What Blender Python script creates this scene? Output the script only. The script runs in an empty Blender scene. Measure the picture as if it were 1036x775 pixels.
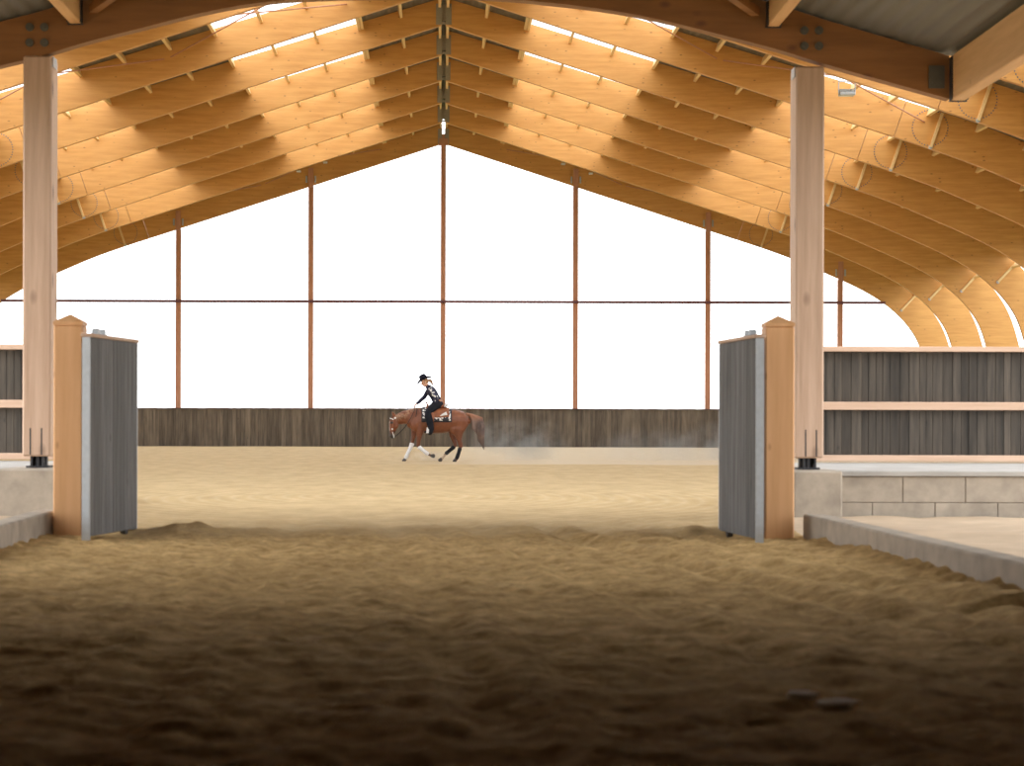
import bpy, bmesh, math, random
import numpy as np
from mathutils import Vector, Matrix, noise
random.seed(7)
PI = math.pi
S = bpy.context.scene
COL = S.collection
HC = 1.1            # eye height
F = 2250.0          # focal length in pixels of the 1036 wide frame
BAY = 5.78
GY = 100.0          # far gable

# ------------------------------------------------------------------ materials
def new_mat(name):
    m = bpy.data.materials.new(name); m.use_nodes = True
    nt = m.node_tree
    return m, nt, nt.nodes['Principled BSDF']

def N(nt, t, **kw):
    n = nt.nodes.new(t)
    for k, v in kw.items():
        if k in n.inputs: n.inputs[k].default_value = v
        else: setattr(n, k, v)
    return n

def ramp(nt, src, stops):
    r = nt.nodes.new('ShaderNodeValToRGB')
    el = r.color_ramp.elements
    while len(el) > 1: el.remove(el[-1])
    el[0].position = stops[0][0]; el[0].color = (*stops[0][1], 1)
    for p, c in stops[1:]:
        e = el.new(p); e.color = (*c, 1)
    nt.links.new(src, r.inputs['Fac'])
    return r

def mixc(nt, fac, a, b, mode='MIX'):
    m = nt.nodes.new('ShaderNodeMix'); m.data_type = 'RGBA'; m.blend_type = mode
    for s, v in ((m.inputs[0], fac), (m.inputs[6], a), (m.inputs[7], b)):
        if hasattr(v, 'is_output'): nt.links.new(v, s)
        else: s.default_value = v if isinstance(v, float) else (*v, 1)
    return m.outputs[2]

def coords(nt, scale, rot=(0, 0, 0), which='Object'):
    tc = nt.nodes.new('ShaderNodeTexCoord')
    mp = nt.nodes.new('ShaderNodeMapping')
    mp.inputs['Scale'].default_value = scale
    mp.inputs['Rotation'].default_value = rot
    nt.links.new(tc.outputs[which], mp.inputs['Vector'])
    return mp.outputs['Vector']

def wood(name, c1, c2, knot, scale=(1, 8, 8), rot=(0, 0, 0), kscale=3.0, rough=.55, kfac=.75, ksize=.06, island=0.0, line=None, kprob=1.0, kvec=None):
    m, nt, b = new_mat(name)
    v = coords(nt, scale, rot)
    n1 = N(nt, 'ShaderNodeTexNoise', Scale=1.6, Detail=6.0, Roughness=.6)
    nt.links.new(v, n1.inputs['Vector'])
    r = ramp(nt, n1.outputs['Fac'], [(.3, c1), (.7, c2)])
    v2 = coords(nt, kvec or ((1, 1.0, 1.8) if scale[0] < scale[2] else (1.6, 1.6, .8)), rot)
    vo = N(nt, 'ShaderNodeTexVoronoi', Scale=kscale)
    nt.links.new(v2, vo.inputs['Vector'])
    k = ramp(nt, vo.outputs['Distance'], [(ksize * .5, (1, 1, 1)), (ksize * 1.6, (0, 0, 0))])
    mu = N(nt, 'ShaderNodeMath', operation='MULTIPLY'); mu.inputs[1].default_value = kfac
    sepc = nt.nodes.new('ShaderNodeSeparateColor'); nt.links.new(vo.outputs['Color'], sepc.inputs[0])
    gt = N(nt, 'ShaderNodeMath', operation='GREATER_THAN'); gt.inputs[1].default_value = 1 - kprob; nt.links.new(sepc.outputs[0], gt.inputs[0])
    mk = N(nt, 'ShaderNodeMath', operation='MULTIPLY'); nt.links.new(gt.outputs[0], mk.inputs[0]); nt.links.new(k.outputs['Color'], mk.inputs[1])
    nt.links.new(mk.outputs[0], mu.inputs[0])
    c = mixc(nt, mu.outputs[0], r.outputs['Color'], knot)
    if line:   # glue lines between lamellas
        sep = nt.nodes.new('ShaderNodeSeparateXYZ')
        tc = nt.nodes.new('ShaderNodeTexCoord'); nt.links.new(tc.outputs['Object'], sep.inputs[0])
        wv = N(nt, 'ShaderNodeTexWave', Scale=line); wv.bands_direction = 'Z'
        mpv = coords(nt, (1, 1, 1), (0, 0, 0)); nt.links.new(mpv, wv.inputs['Vector'])
        rr = ramp(nt, wv.outputs['Fac'], [(0, (.82, .82, .82)), (.12, (1, 1, 1))])
        c = mixc(nt, 1.0, c, rr.outputs['Color'], 'MULTIPLY')
    if island:
        g = nt.nodes.new('ShaderNodeNewGeometry')
        rr = ramp(nt, g.outputs['Random Per Island'], [(0, (1 - island,) * 3), (1, (1 + island * .8,) * 3)])
        c = mixc(nt, 1.0, c, rr.outputs['Color'], 'MULTIPLY')
    nt.links.new(c, b.inputs['Base Color'])
    b.inputs['Roughness'].default_value = rough
    bp = N(nt, 'ShaderNodeBump', Strength=.15, Distance=.01)
    nt.links.new(n1.outputs['Fac'], bp.inputs['Height']); nt.links.new(bp.outputs['Normal'], b.inputs['Normal'])
    return m

def plain(name, c, rough=.6, metal=0.0, var=.12, vs=6.0, bump=0.0):
    m, nt, b = new_mat(name)
    v = coords(nt, (1, 1, 1))
    n1 = N(nt, 'ShaderNodeTexNoise', Scale=vs, Detail=5.0, Roughness=.6)
    nt.links.new(v, n1.inputs['Vector'])
    r = ramp(nt, n1.outputs['Fac'], [(.3, tuple(x * (1 - var) for x in c)), (.7, tuple(min(1, x * (1 + var)) for x in c))])
    nt.links.new(r.outputs['Color'], b.inputs['Base Color'])
    b.inputs['Roughness'].default_value = rough; b.inputs['Metallic'].default_value = metal
    if bump:
        bp = N(nt, 'ShaderNodeBump', Strength=bump, Distance=.02)
        nt.links.new(n1.outputs['Fac'], bp.inputs['Height']); nt.links.new(bp.outputs['Normal'], b.inputs['Normal'])
    return m

M = {}
M['rafter'] = wood('glulam', (.61, .285, .070), (.76, .40, .118), (.22, .075, .02), scale=(.5, 6, 5), kscale=4.2, rough=.5, ksize=.10, kprob=.55, kfac=.7, kvec=(.7, 1, 1.4))
M['purlin'] = wood('purlin_wood', (.86, .60, .27), (.92, .68, .34), (.5, .25, .08), scale=(8, .5, 8), rough=.5)
M['gpost'] = wood('gable_post_wood', (.52, .235, .13), (.60, .30, .18), (.3, .1, .04), scale=(8, 8, .6), rough=.6)
M['rail'] = plain('rail_paint', (.16, .055, .06), .5)
M['column'] = wood('column_wood', (.52, .345, .24), (.70, .505, .375), (.14, .06, .035), scale=(9, 9, .5), kscale=2.3, rough=.6, ksize=.15)
M['gatepost'] = wood('gate_post_wood', (.70, .37, .16), (.82, .47, .23), (.42, .17, .06), scale=(7, 7, .5), kscale=2.2, rough=.55, ksize=.06)
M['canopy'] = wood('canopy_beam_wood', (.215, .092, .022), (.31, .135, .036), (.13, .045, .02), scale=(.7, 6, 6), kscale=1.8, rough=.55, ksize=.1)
M['canopy_light'] = wood('canopy_purlin_wood', (.66, .38, .16), (.78, .48, .22), (.35, .15, .06), scale=(8, .6, 8), rough=.55)
M['board_dark'] = wood('weathered_boards', (.034, .028, .022), (.105, .084, .064), (.03, .026, .022), scale=(9, 9, .7), kscale=2.5, rough=.8, island=.3)
M['board_arena'] = wood('arena_boards', (.085, .068, .05), (.21, .17, .125), (.04, .03, .025), scale=(7, 7, .6), kscale=2.5, rough=.8, island=.35)
M['board_grey'] = wood('grey_boards', (.075, .077, .08), (.23, .23, .23), (.05, .05, .05), scale=(16, 16, .6), kscale=2.0, rough=.75, island=.25)
M['rail_light'] = wood('pale_rail_wood', (.55, .36, .245), (.68, .47, .34), (.35, .18, .1), scale=(.6, 8, 8), rough=.6)
M['concrete'] = plain('concrete', (.43, .37, .30), .85, var=.22, vs=3.5, bump=.3)
M['concrete_dark'] = plain('concrete_dark', (.24, .21, .18), .85, var=.2, vs=5, bump=.3)
M['concrete_top'] = plain('concrete_top', (.44, .42, .39), .85, var=.15, vs=2.5, bump=.2)
M['steel'] = plain('galvanised_steel', (.52, .56, .60), .45, .55, var=.08, vs=20)
M['steel_dark'] = plain('dark_steel', (.06, .06, .065), .5, .5)
M['plate'] = plain('grey_plate', (.34, .31, .25), .6, .0, var=.12, vs=30)
M['bolt'] = plain('bolt_steel', (.11, .105, .08), .6, .1)
M['dowel'] = plain('dowel_steel', (.13, .15, .20), .4, .6)
M['lampgrey'] = plain('lamp_housing', (.42, .46, .48), .4, .4)
M['lampglass'] = plain('lamp_glass', (.85, .86, .86), .2)
M['dirt'] = plain('dirt', (.54, .41, .28), .95, var=.12, vs=2.0, bump=.6)
M['grass'] = plain('grass', (.12, .17, .07), .95, var=.25, vs=.6)

def deck_mat():
    m, nt, b = new_mat('corrugated_deck')
    v = coords(nt, (1, 1, 1))
    w = N(nt, 'ShaderNodeTexWave', Scale=1.6); w.bands_direction = 'X'
    nt.links.new(v, w.inputs['Vector'])
    b.inputs['Base Color'].default_value = (.16, .15, .12, 1)
    b.inputs['Roughness'].default_value = .55
    bp = N(nt, 'ShaderNodeBump', Strength=.8, Distance=.03)
    nt.links.new(w.outputs['Fac'], bp.inputs['Height']); nt.links.new(bp.outputs['Normal'], b.inputs['Normal'])
    return m
M['deck'] = deck_mat()

def skylight_mat():
    m = bpy.data.materials.new('clear_roof_sheet'); m.use_nodes = True
    nt = m.node_tree; nt.nodes.clear()
    o = nt.nodes.new('ShaderNodeOutputMaterial')
    t = nt.nodes.new('ShaderNodeBsdfTransparent'); t.inputs[0].default_value = (.97, .98, 1, 1)
    d = nt.nodes.new('ShaderNodeBsdfTranslucent'); d.inputs[0].default_value = (.95, .96, .97, 1)
    mx = nt.nodes.new('ShaderNodeMixShader'); mx.inputs[0].default_value = .2
    nt.links.new(t.outputs[0], mx.inputs[1]); nt.links.new(d.outputs[0], mx.inputs[2])
    nt.links.new(mx.outputs[0], o.inputs['Surface'])
    return m
M['skylight'] = skylight_mat()

def sand_mat():
    m, nt, b = new_mat('riding_sand')
    v = coords(nt, (1, 1, 1))
    tc = nt.nodes.new('ShaderNodeTexCoord')
    sep = nt.nodes.new('ShaderNodeSeparateXYZ'); nt.links.new(tc.outputs['Object'], sep.inputs[0])
    # clods
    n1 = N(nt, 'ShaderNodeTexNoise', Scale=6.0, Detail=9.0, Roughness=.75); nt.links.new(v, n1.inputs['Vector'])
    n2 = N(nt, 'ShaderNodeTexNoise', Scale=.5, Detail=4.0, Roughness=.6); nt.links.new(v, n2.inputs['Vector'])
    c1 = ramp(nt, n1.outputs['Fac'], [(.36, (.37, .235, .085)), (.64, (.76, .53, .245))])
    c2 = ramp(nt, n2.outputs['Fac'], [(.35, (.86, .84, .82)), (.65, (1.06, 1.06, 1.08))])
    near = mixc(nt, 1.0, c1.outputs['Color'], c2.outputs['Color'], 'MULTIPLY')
    # arena sand: drier and paler, with harrow rings
    vs = coords(nt, (1, .55, 1))
    wv = N(nt, 'ShaderNodeTexWave', Scale=1.3, Distortion=2.2, Detail=3.0); wv.wave_type = 'RINGS'; wv.rings_direction = 'SPHERICAL'
    wv.inputs['Detail Scale'].default_value = .35
    mp = nt.nodes.new('ShaderNodeMapping'); mp.inputs['Location'].default_value = (1, -18, 0); nt.links.new(vs, mp.inputs['Vector'])
    nt.links.new(mp.outputs[0], wv.inputs['Vector'])
    c3 = ramp(nt, wv.outputs['Fac'], [(.0, (.53, .385, .20)), (.7, (.545, .40, .215)), (1, (.565, .425, .24))])
    n3 = N(nt, 'ShaderNodeTexNoise', Scale=2.2, Detail=6.0, Roughness=.65); 
    v3 = coords(nt, (1, .35, 1)); nt.links.new(v3, n3.inputs['Vector'])
    c4 = ramp(nt, n3.outputs['Fac'], [(.3, (.84, .82, .78)), (.7, (1.12, 1.12, 1.14))])
    far = mixc(nt, 1.0, c3.outputs['Color'], c4.outputs['Color'], 'MULTIPLY')
    # paler band of sand past the horse, fading in toward the right
    mt = N(nt, 'ShaderNodeMapRange'); mt.inputs[1].default_value = 57.5; mt.inputs[2].default_value = 58.3
    nt.links.new(sep.outputs['Y'], mt.inputs[0])
    mth = N(nt, 'ShaderNodeMath', operation='MULTIPLY'); mth.inputs[1].default_value = .75; nt.links.new(mt.outputs[0], mth.inputs[0])
    mx_ = N(nt, 'ShaderNodeMapRange'); mx_.interpolation_type = 'SMOOTHSTEP'; mx_.inputs[1].default_value = -2.5; mx_.inputs[2].default_value = 3.0
    nt.links.new(sep.outputs['X'], mx_.inputs[0])
    mm_ = N(nt, 'ShaderNodeMath', operation='MULTIPLY'); nt.links.new(mth.outputs[0], mm_.inputs[0]); nt.links.new(mx_.outputs[0], mm_.inputs[1])
    far2 = mixc(nt, mm_.outputs[0], far, (.64, .53, .38))
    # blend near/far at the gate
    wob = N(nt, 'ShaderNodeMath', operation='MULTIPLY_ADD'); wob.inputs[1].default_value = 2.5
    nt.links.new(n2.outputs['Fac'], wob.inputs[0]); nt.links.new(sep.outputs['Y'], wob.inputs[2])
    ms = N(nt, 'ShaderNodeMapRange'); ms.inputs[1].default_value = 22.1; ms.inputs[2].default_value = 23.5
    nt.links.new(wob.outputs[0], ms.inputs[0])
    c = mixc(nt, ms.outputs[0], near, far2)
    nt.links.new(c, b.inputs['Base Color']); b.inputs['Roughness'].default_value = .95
    b.inputs['Specular IOR Level'].default_value = .15
    ad = N(nt, 'ShaderNodeMath', operation='MULTIPLY_ADD'); ad.inputs[1].default_value = .25
    nt.links.new(wv.outputs['Fac'], ad.inputs[0]); nt.links.new(n1.outputs['Fac'], ad.inputs[2])
    bp = N(nt, 'ShaderNodeBump', Strength=.8, Distance=.05)
    nt.links.new(ad.outputs[0], bp.inputs['Height']); nt.links.new(bp.outputs['Normal'], b.inputs['Normal'])
    return m
M['sand'] = sand_mat()

# ------------------------------------------------------------------ helpers
def obj(name, bm, mat, parent=None, smooth=False):
    me = bpy.data.meshes.new(name)
    bmesh.ops.recalc_face_normals(bm, faces=bm.faces)
    bm.to_mesh(me); bm.free()
    if mat is not None: me.materials.append(mat)
    if smooth:
        for p in me.polygons: p.use_smooth = True
    o = bpy.data.objects.new(name, me); COL.objects.link(o)
    if parent is not None: o.parent = parent
    return o

def empty(name, loc=(0, 0, 0), rz=0.0):
    o = bpy.data.objects.new(name, None); COL.objects.link(o)
    o.location = loc; o.rotation_euler = (0, 0, rz); o.empty_display_size = .2
    return o

def tag(o, label=None, cat=None, group=None, kind=None):
    if label: o['label'] = label
    if cat: o['category'] = cat
    if group: o['group'] = group
    if kind: o['kind'] = kind
    return o

def copy_tree(o, parent=None):
    c = o.copy(); COL.objects.link(c)
    if parent is not None: c.parent = parent
    for ch in [k for k in bpy.data.objects if k.parent == o]:
        copy_tree(ch, c)
    return c

def box(bm, x0, x1, y0, y1, z0, z1):
    vs = [bm.verts.new((x, y, z)) for x in (x0, x1) for y in (y0, y1) for z in (z0, z1)]
    for f in ((0, 1, 3, 2), (4, 6, 7, 5), (0, 4, 5, 1), (2, 3, 7, 6), (0, 2, 6, 4), (1, 5, 7, 3)):
        bm.faces.new([vs[i] for i in f])

def bbox(bm, x0, x1, y0, y1, z0, z1, bev=.01):
    b2 = bmesh.new(); box(b2, x0, x1, y0, y1, z0, z1)
    bmesh.ops.bevel(b2, geom=list(b2.edges), offset=bev, segments=1, affect='EDGES')
    me = bpy.data.meshes.new('tmp'); b2.to_mesh(me); b2.free(); bm.from_mesh(me); bpy.data.meshes.remove(me)

def bar(bm, p, q, w, h, up=(0, 0, 1)):
    """box from p to q (centre line), width w sideways, height h along up"""
    p, q, up = Vector(p), Vector(q), Vector(up)
    d = (q - p).normalized(); s = d.cross(up).normalized(); u = s.cross(d).normalized()
    vs = [bm.verts.new(e + s * a * w / 2 + u * b * h / 2) for e in (p, q) for a in (-1, 1) for b in (-1, 1)]
    for f in ((0, 1, 3, 2), (4, 6, 7, 5), (0, 4, 5, 1), (2, 3, 7, 6), (0, 2, 6, 4), (1, 5, 7, 3)):
        bm.faces.new([vs[i] for i in f])

def tube(bm, p, q, r, n=10, r2=None):
    p, q = Vector(p), Vector(q); r2 = r if r2 is None else r2
    d = (q - p).normalized()
    a = d.orthogonal().normalized(); b = d.cross(a)
    R = []
    for e, rr in ((p, r), (q, r2)):
        R.append([bm.verts.new(e + (a * math.cos(t) + b * math.sin(t)) * rr) for t in [2 * PI * i / n for i in range(n)]])
    for i in range(n):
        bm.faces.new((R[0][i], R[0][(i + 1) % n], R[1][(i + 1) % n], R[1][i]))
    bm.faces.new(R[0][::-1]); bm.faces.new(R[1])

def strip_prism(bm, A, B, y0, y1):
    """solid between the XZ polylines A and B, from y0 to y1"""
    n = len(A)
    V = [[bm.verts.new((p[0], y, p[1])) for p in L] for L in (A, B) for y in (y0, y1)]
    a0, a1, b0, b1 = V
    for i in range(n - 1):
        bm.faces.new((a0[i], a0[i + 1], b0[i + 1], b0[i]))
        bm.faces.new((a1[i], b1[i], b1[i + 1], a1[i + 1]))
        bm.faces.new((a0[i], a1[i], a1[i + 1], a0[i + 1]))
        bm.faces.new((b0[i], b0[i + 1], b1[i + 1], b1[i]))
    for i in (0, n - 1):
        bm.faces.new((a0[i], b0[i], b1[i], a1[i]))

def catmull(P, per=6):
    out = []
    for i in range(len(P) - 1):
        p0 = P[max(i - 1, 0)]; p1 = P[i]; p2 = P[i + 1]; p3 = P[min(i + 2, len(P) - 1)]
        for k in range(per):
            t = k / per
            out.append(tuple(.5 * ((2 * b) + (c - a) * t + (2 * a - 5 * b + 4 * c - d) * t * t + (-a + 3 * b - 3 * c + d) * t ** 3)
                             for a, b, c, d in zip(p0, p1, p2, p3)))
    out.append(tuple(P[-1])); return out

ORD = ['first', 'second', 'third', 'fourth', 'fifth', 'sixth', 'seventh', 'eighth', 'ninth', 'tenth', 'eleventh', 'twelfth', 'thirteenth', 'fourteenth', 'fifteenth', 'sixteenth']

# ------------------------------------------------------------------ hall profile
SL = .325
KX = 14.27
def zbot(x): return 13.8 - SL * x
def dep(x): return .86 + .022 * x
P_curve = [(13.2, zbot(13.2)), (KX, zbot(KX)), (15.7, 8.65), (17.18, 8.02), (18.5, 7.43), (19.5, 6.88), (20.27, 6.30), (20.95, 5.58), (21.42, 4.75), (21.8, 3.3), (22.0, 1.8), (22.05, -.35)]
inner = catmull(P_curve, 5)
def offset_curve(P, t0, t1):
    out = []
    for i, p in enumerate(P):
        a = P[max(i - 1, 0)]; b = P[min(i + 1, len(P) - 1)]
        d = Vector((b[0] - a[0], b[1] - a[1])).normalized()
        n = Vector((-d[1], d[0]))
        t = t0 + (t1 - t0) * min(1, i / 30)
        out.append((p[0] + n[0] * t, p[1] + n[1] * t))
    return out
outer = offset_curve(inner, 1.09, 1.25)
outer[0] = (13.2 + .36, zbot(13.56) + dep(13.56)); outer[-1] = (23.30, -.35)
inner = inner; 
def roof_top(x):
    if x <= 13.56: return zbot(x) + dep(x)
    for a, b in zip(outer, outer[1:]):
        if a[0] <= x <= b[0]: return a[1] + (b[1] - a[1]) * (x - a[0]) / (b[0] - a[0])
    return outer[-1][1]
FR = [GY - BAY * i for i in range(13)]     # frame depths, far gable first
TH = .2

def make_frame():
    root = empty('roof_frame', (0, 0, 0))
    for s in (-1, 1):
        g = .07
        A = [(s * x, zbot(x)) for x in (g, 4, 8, 13.2)]
        B = [(s * x, zbot(x) + dep(x)) for x in (g, 4, 8, 13.2 + .36)]
        bm = bmesh.new(); strip_prism(bm, A, B, -TH / 2, TH / 2); obj('rafter', bm, M['rafter'], root)
        bm = bmesh.new()
        A = [(s * (p[0] + (.02 if i == 0 else 0)), p[1]) for i, p in enumerate(inner)]
        B = [(s * (p[0] + (.02 if i == 0 else 0)), p[1]) for i, p in enumerate(outer)]
        strip_prism(bm, A, B, -TH / 2, TH / 2)
        # curved laminations show as fine lines: a slight step at the joint end
        obj('curved_leg', bm, M['rafter'], root)
        bm = bmesh.new()
        cx, cz = s * KX, zbot(KX) + .60
        for k in range(40):
            t = 2 * PI * k / 40
            x, z = cx + .52 * math.cos(t), cz + .52 * math.sin(t)
            tube(bm, (x, -TH / 2 - .012, z), (x, -TH / 2 + .03, z), .019, 8)
        obj('dowel_ring', bm, M['dowel'], root)
        # steel gusset at the ridge, both faces of the rafter
        for yy in (-1, 1):
            bm = bmesh.new()
            for (a, b) in ((.06, .25),):
                z1 = 13.8 + .84 - SL * .2; z0 = 13.8 - .02 - SL * .1
                yc = yy * (TH / 2 + .012)
                box(bm, min(s * a, s * b), max(s * a, s * b), yc - .012, yc + .012, z0 + .04, z1 - .12)
                for r_ in range(6):
                    for c_ in range(2):
                        x = s * (a + .05 + .09 * c_); z = z0 + .12 + r_ * .11
                        tube(bm, (x, yc - .02, z), (x, yc + .02, z), .014, 6)
            obj('ridge_plate', bm, M['plate'], root)
    for s in (-1, 1):
        for (pi, sz) in ((KX + .02, .98), (20.35, 1.0)):
            j = min(range(len(inner)), key=lambda q: abs(inner[q][0] - pi))
            a, b = Vector((s * inner[j][0], inner[j][1])), Vector((s * outer[j][0], outer[j][1]))
            d = (b - a); p = a + d * (.03 if pi < 15 else .2); q = a + d * (.97 if pi < 15 else .99)
            bm = bmesh.new(); bar(bm, (p[0], -TH / 2 - .05, p[1]), (q[0], -TH / 2 - .05, q[1]), .08, .1, (0, 1, 0))
            obj('batten', bm, M['purlin'], root)
            bm = bmesh.new(); tube(bm, (p[0], -TH / 2 - .06, p[1]), (p[0], -TH / 2 + .02, p[1]), .06, 10); obj('batten_shoe', bm, M['steel'], root)
    # web between the two ridge plates
    bm = bmesh.new()
    box(bm, -.06, .06, -.03, .03, 13.95, 14.45)
    bar(bm, (-.1, 0, 13.86), (.1, 0, 13.86), .12, .06)
    obj('ridge_block', bm, M['plate'], root)
    return root

frame0 = make_frame()
NF = len(FR)
names_from = lambda i: 'far gable timber roof frame closing the hall behind the rider' if i == 0 else \
    f'orange glued timber roof frame with curved legs, {ORD[i-1]} in front of the far gable frame'
for i, y in enumerate(FR):
    f = frame0 if i == 0 else copy_tree(frame0)
    f.location = (0, y, -.18 if i == 0 else 0)
    tag(f, names_from(i), 'roof frame', 'glued timber roof frames of the hall')
# the gable frame has an open notch at the ridge instead of a block
gb = [k for k in bpy.data.objects if k.parent == frame0 and k.name.startswith('ridge_block')][0]
bpy.data.objects.remove(gb)

# ------------------------------------------------------------------ purlins
PX = [.13, 1.42, 2.76, 4.09, 5.41, 6.75, 8.07, 9.4, 10.7, 12.0, 13.1, KX, 15.7, 17.1, 18.5, 20.75]
DEEP = {}
L = BAY - TH
proto_p = {}
def outer_normal(x):
    e = .15
    d = Vector((2 * e, roof_top(x + e) - roof_top(x - e))).normalized() if x > .4 else Vector((1, -.3)).normalized()
    return Vector((-d[1], d[0]))
for k, x in enumerate(PX):
    h = DEEP.get(k, .24); w = .10 if k in DEEP else .09
    n = outer_normal(x)
    if x < .5: n = Vector((0, 1))
    if k == 15:  # the eave plank sits on the curved knee
        n = Vector((.62, .785)).normalized()
        best = min(range(len(inner)), key=lambda q: abs(inner[q][0] - 20.35))
        c = Vector(outer[best]) - n * (h / 2 + .01)
    else:
        top = Vector((x, roof_top(x) - .005))
        c = top - n * h / 2
        if k == 0: c = Vector((x, roof_top(x) - .03 - h / 2 - .02))
    bm = bmesh.new()
    bar(bm, (c[0], -L / 2, c[1]), (c[0], L / 2, c[1]), w, h, (n[0], 0, n[1]))
    if k == 2:   # doubled at the skylight edge
        bar(bm, (c[0] - .10, -L / 2, c[1] + .03), (c[0] - .10, L / 2, c[1] + .03), w, h, (n[0], 0, n[1]))
    if k in (0, 1) and False: pass
    for v in bm.verts:
        pass
    proto_p[k] = (bm, k)
bay_last = 8     # bays seen in the photo: 0 is the one at the gable
for k, (bm, _) in proto_p.items():
    first = True
    for b in range(bay_last + 1):
        ym = (FR[b] + FR[b + 1]) / 2
        for s in (1, -1):
            if first:
                o = obj('roof_purlin', bm, M['purlin']); base = o; first = False
            else:
                o = base.copy(); COL.objects.link(o)
            o.location = (0, ym, 0); o.rotation_euler = (0, 0, 0 if s == 1 else PI)
            side = 'right' if s == 1 else 'left'
            kind = 'deep plank' if k in DEEP else 'purlin'
            tag(o, f'light timber {kind}, {ORD[k]} from ridge on {side} slope, {ORD[b]} bay from far gable', 'roof purlin',
                'timber purlins between the hall roof frames')

# ------------------------------------------------------------------ roof skin
def roof_strip(name, xa, xb, s, mat, th=.04, lift=.012, y0=FR[-1] - 1.0, y1=GY + .14, **kw):
    n = max(2, int((xb - xa) / .35))
    xs = [xa + (xb - xa) * i / n for i in range(n + 1)]
    A = [(s * x, roof_top(x) + lift) for x in xs]; B = [(s * x, roof_top(x) + lift + th) for x in xs]
    bm = bmesh.new(); strip_prism(bm, A, B, y0, y1)
    return tag(obj(name, bm, mat), kind='structure', **kw)
wn = 1
for s in (-1, 1):
    roof_strip('ceiling', 0.0, .12, s, M['deck'], y1=GY - .3)
    roof_strip('ceiling', .12, 2.76, s, M['deck'])
    xs_ = [.09 + .5 * i for i in range(30)]
    bm = bmesh.new(); strip_prism(bm, [(s * x, roof_top(x) - .19) for x in xs_], [(s * x, roof_top(x) + .008) for x in xs_], GY - .06, GY + .06)
    tag(obj('trim_%d' % (1 if s < 0 else 2), bm, M['rafter']), kind='structure')
    roof_strip('ceiling', 6.75, 10.7, s, M['deck'])
    roof_strip('ceiling', 14.35, 21.0, s, M['deck'])
    for (xa, xb) in ((2.76, 6.75), (10.7, 14.35)):
        roof_strip('window_%d' % wn, xa, xb, s, M['skylight'], th=.012, y1=FR[1]); wn += 1
        roof_strip('ceiling', xa, xb, s, M['deck'], y0=FR[1] + .002)

# ------------------------------------------------------------------ bracing and lamps under the roof
def brace(b, xa, xb, s):
    y0, y1 = FR[b + 1] + TH / 2, FR[b] - TH / 2
    root = empty('roof_bracing', (s * (xa + xb) / 2, (y0 + y1) / 2, roof_top((xa + xb) / 2) - .5))
    for (p, q) in (((s * xa, y0, roof_top(xa) - .45), (s * xb, y1, roof_top(xb) - .45)), ((s * xa, y1, roof_top(xa) - .45), (s * xb, y0, roof_top(xb) - .45))):
        bm = bmesh.new(); tube(bm, Vector(p) - root.location, Vector(q) - root.location, .022, 8)
        obj('brace_rod', bm, M['gpost'], root)
    side = 'right' if s == 1 else 'left'
    up = 'upper' if xa < 5 else 'lower'
    tag(root, f'thin crossed brace rods on the {up} {side} roof slope, {"bay at the far gable" if b == 0 else "bay nearer the gate"}', 'bracing', 'crossed roof brace rods')
for b in (0, 6):
    for s in (-1, 1):
        brace(b, 2.85, 8.0, s); brace(b, 8.2, 14.1, s)

def lamp(x, y, z, label):
    root = empty('floodlight', (x, y, z))
    bm = bmesh.new(); bbox(bm, -.2, .2, -.13, .13, -.02, .06, .01)
    for i in range(9): box(bm, -.18 + i * .044, -.16 + i * .044, -.12, .12, .06, .14)
    obj('lamp_housing', bm, M['lampgrey'], root)
    bm = bmesh.new(); box(bm, -.17, .17, -.1, .1, -.03, -.015); obj('lamp_glass', bm, M['lampglass'], root)
    bm = bmesh.new(); bar(bm, (-.21, 0, .05), (-.21, 0, .34), .02, .05, (0, 1, 0)); bar(bm, (.21, 0, .05), (.21, 0, .34), .02, .05, (0, 1, 0)); bar(bm, (-.22, 0, .34), (.22, 0, .34), .05, .02)
    obj('mounting_bracket', bm, M['steel'], root)
    root.scale = (1.1, 1.1, 1.1)
    tag(root, label, 'floodlight', 'grey floodlights under the hall roof')
def pt(px, py, Y): return ((px - 448) * Y / F, Y, HC + (427 - py) * Y / F)
for px, py, n, lb in ((322, 148, 16.8, 'grey finned floodlight hung below the left slope close to the far gable'),
                      (576, 150, 16.8, 'grey finned floodlight hung below the right slope close to the far gable'),
                      (856, 95, 10.8, 'grey finned floodlight just right of the right canopy column top'),
                      (38, 95, 10.8, 'grey finned floodlight hidden behind the left canopy column'),
                      (749, 183, 15.35, 'small grey floodlight low on the right slope, left of the right column'),
                      (147, 181, 15.35, 'small grey floodlight low on the left slope, right of the left column')):
    x, y, z = pt(px, py, n * BAY); lamp(x, y, z, lb)
for px, py, lb in ((301.7, 174, 'tiny white lamp on the gable beam just left of the second post'), (328.6, 165, 'tiny white lamp on the left gable beam, nearer the ridge'),
                   (569, 166, 'tiny white lamp on the right gable beam, nearer the ridge'), (597, 175.5, 'tiny white lamp on the gable beam just right of the fifth post')):
    x, y, z = pt(px, py, GY)
    bm = bmesh.new(); bbox(bm, -.1, .1, -.06, .02, -.05, .05, .02); tube(bm, (0, -.08, 0), (0, -.05, 0), .035, 10)
    o = obj('wall_lamp', bm, M['lampglass']); o.location = (x, GY - TH / 2 - .02, z)
    tag(o, lb, 'lamp', 'tiny white lamps on the gable beam')

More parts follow.
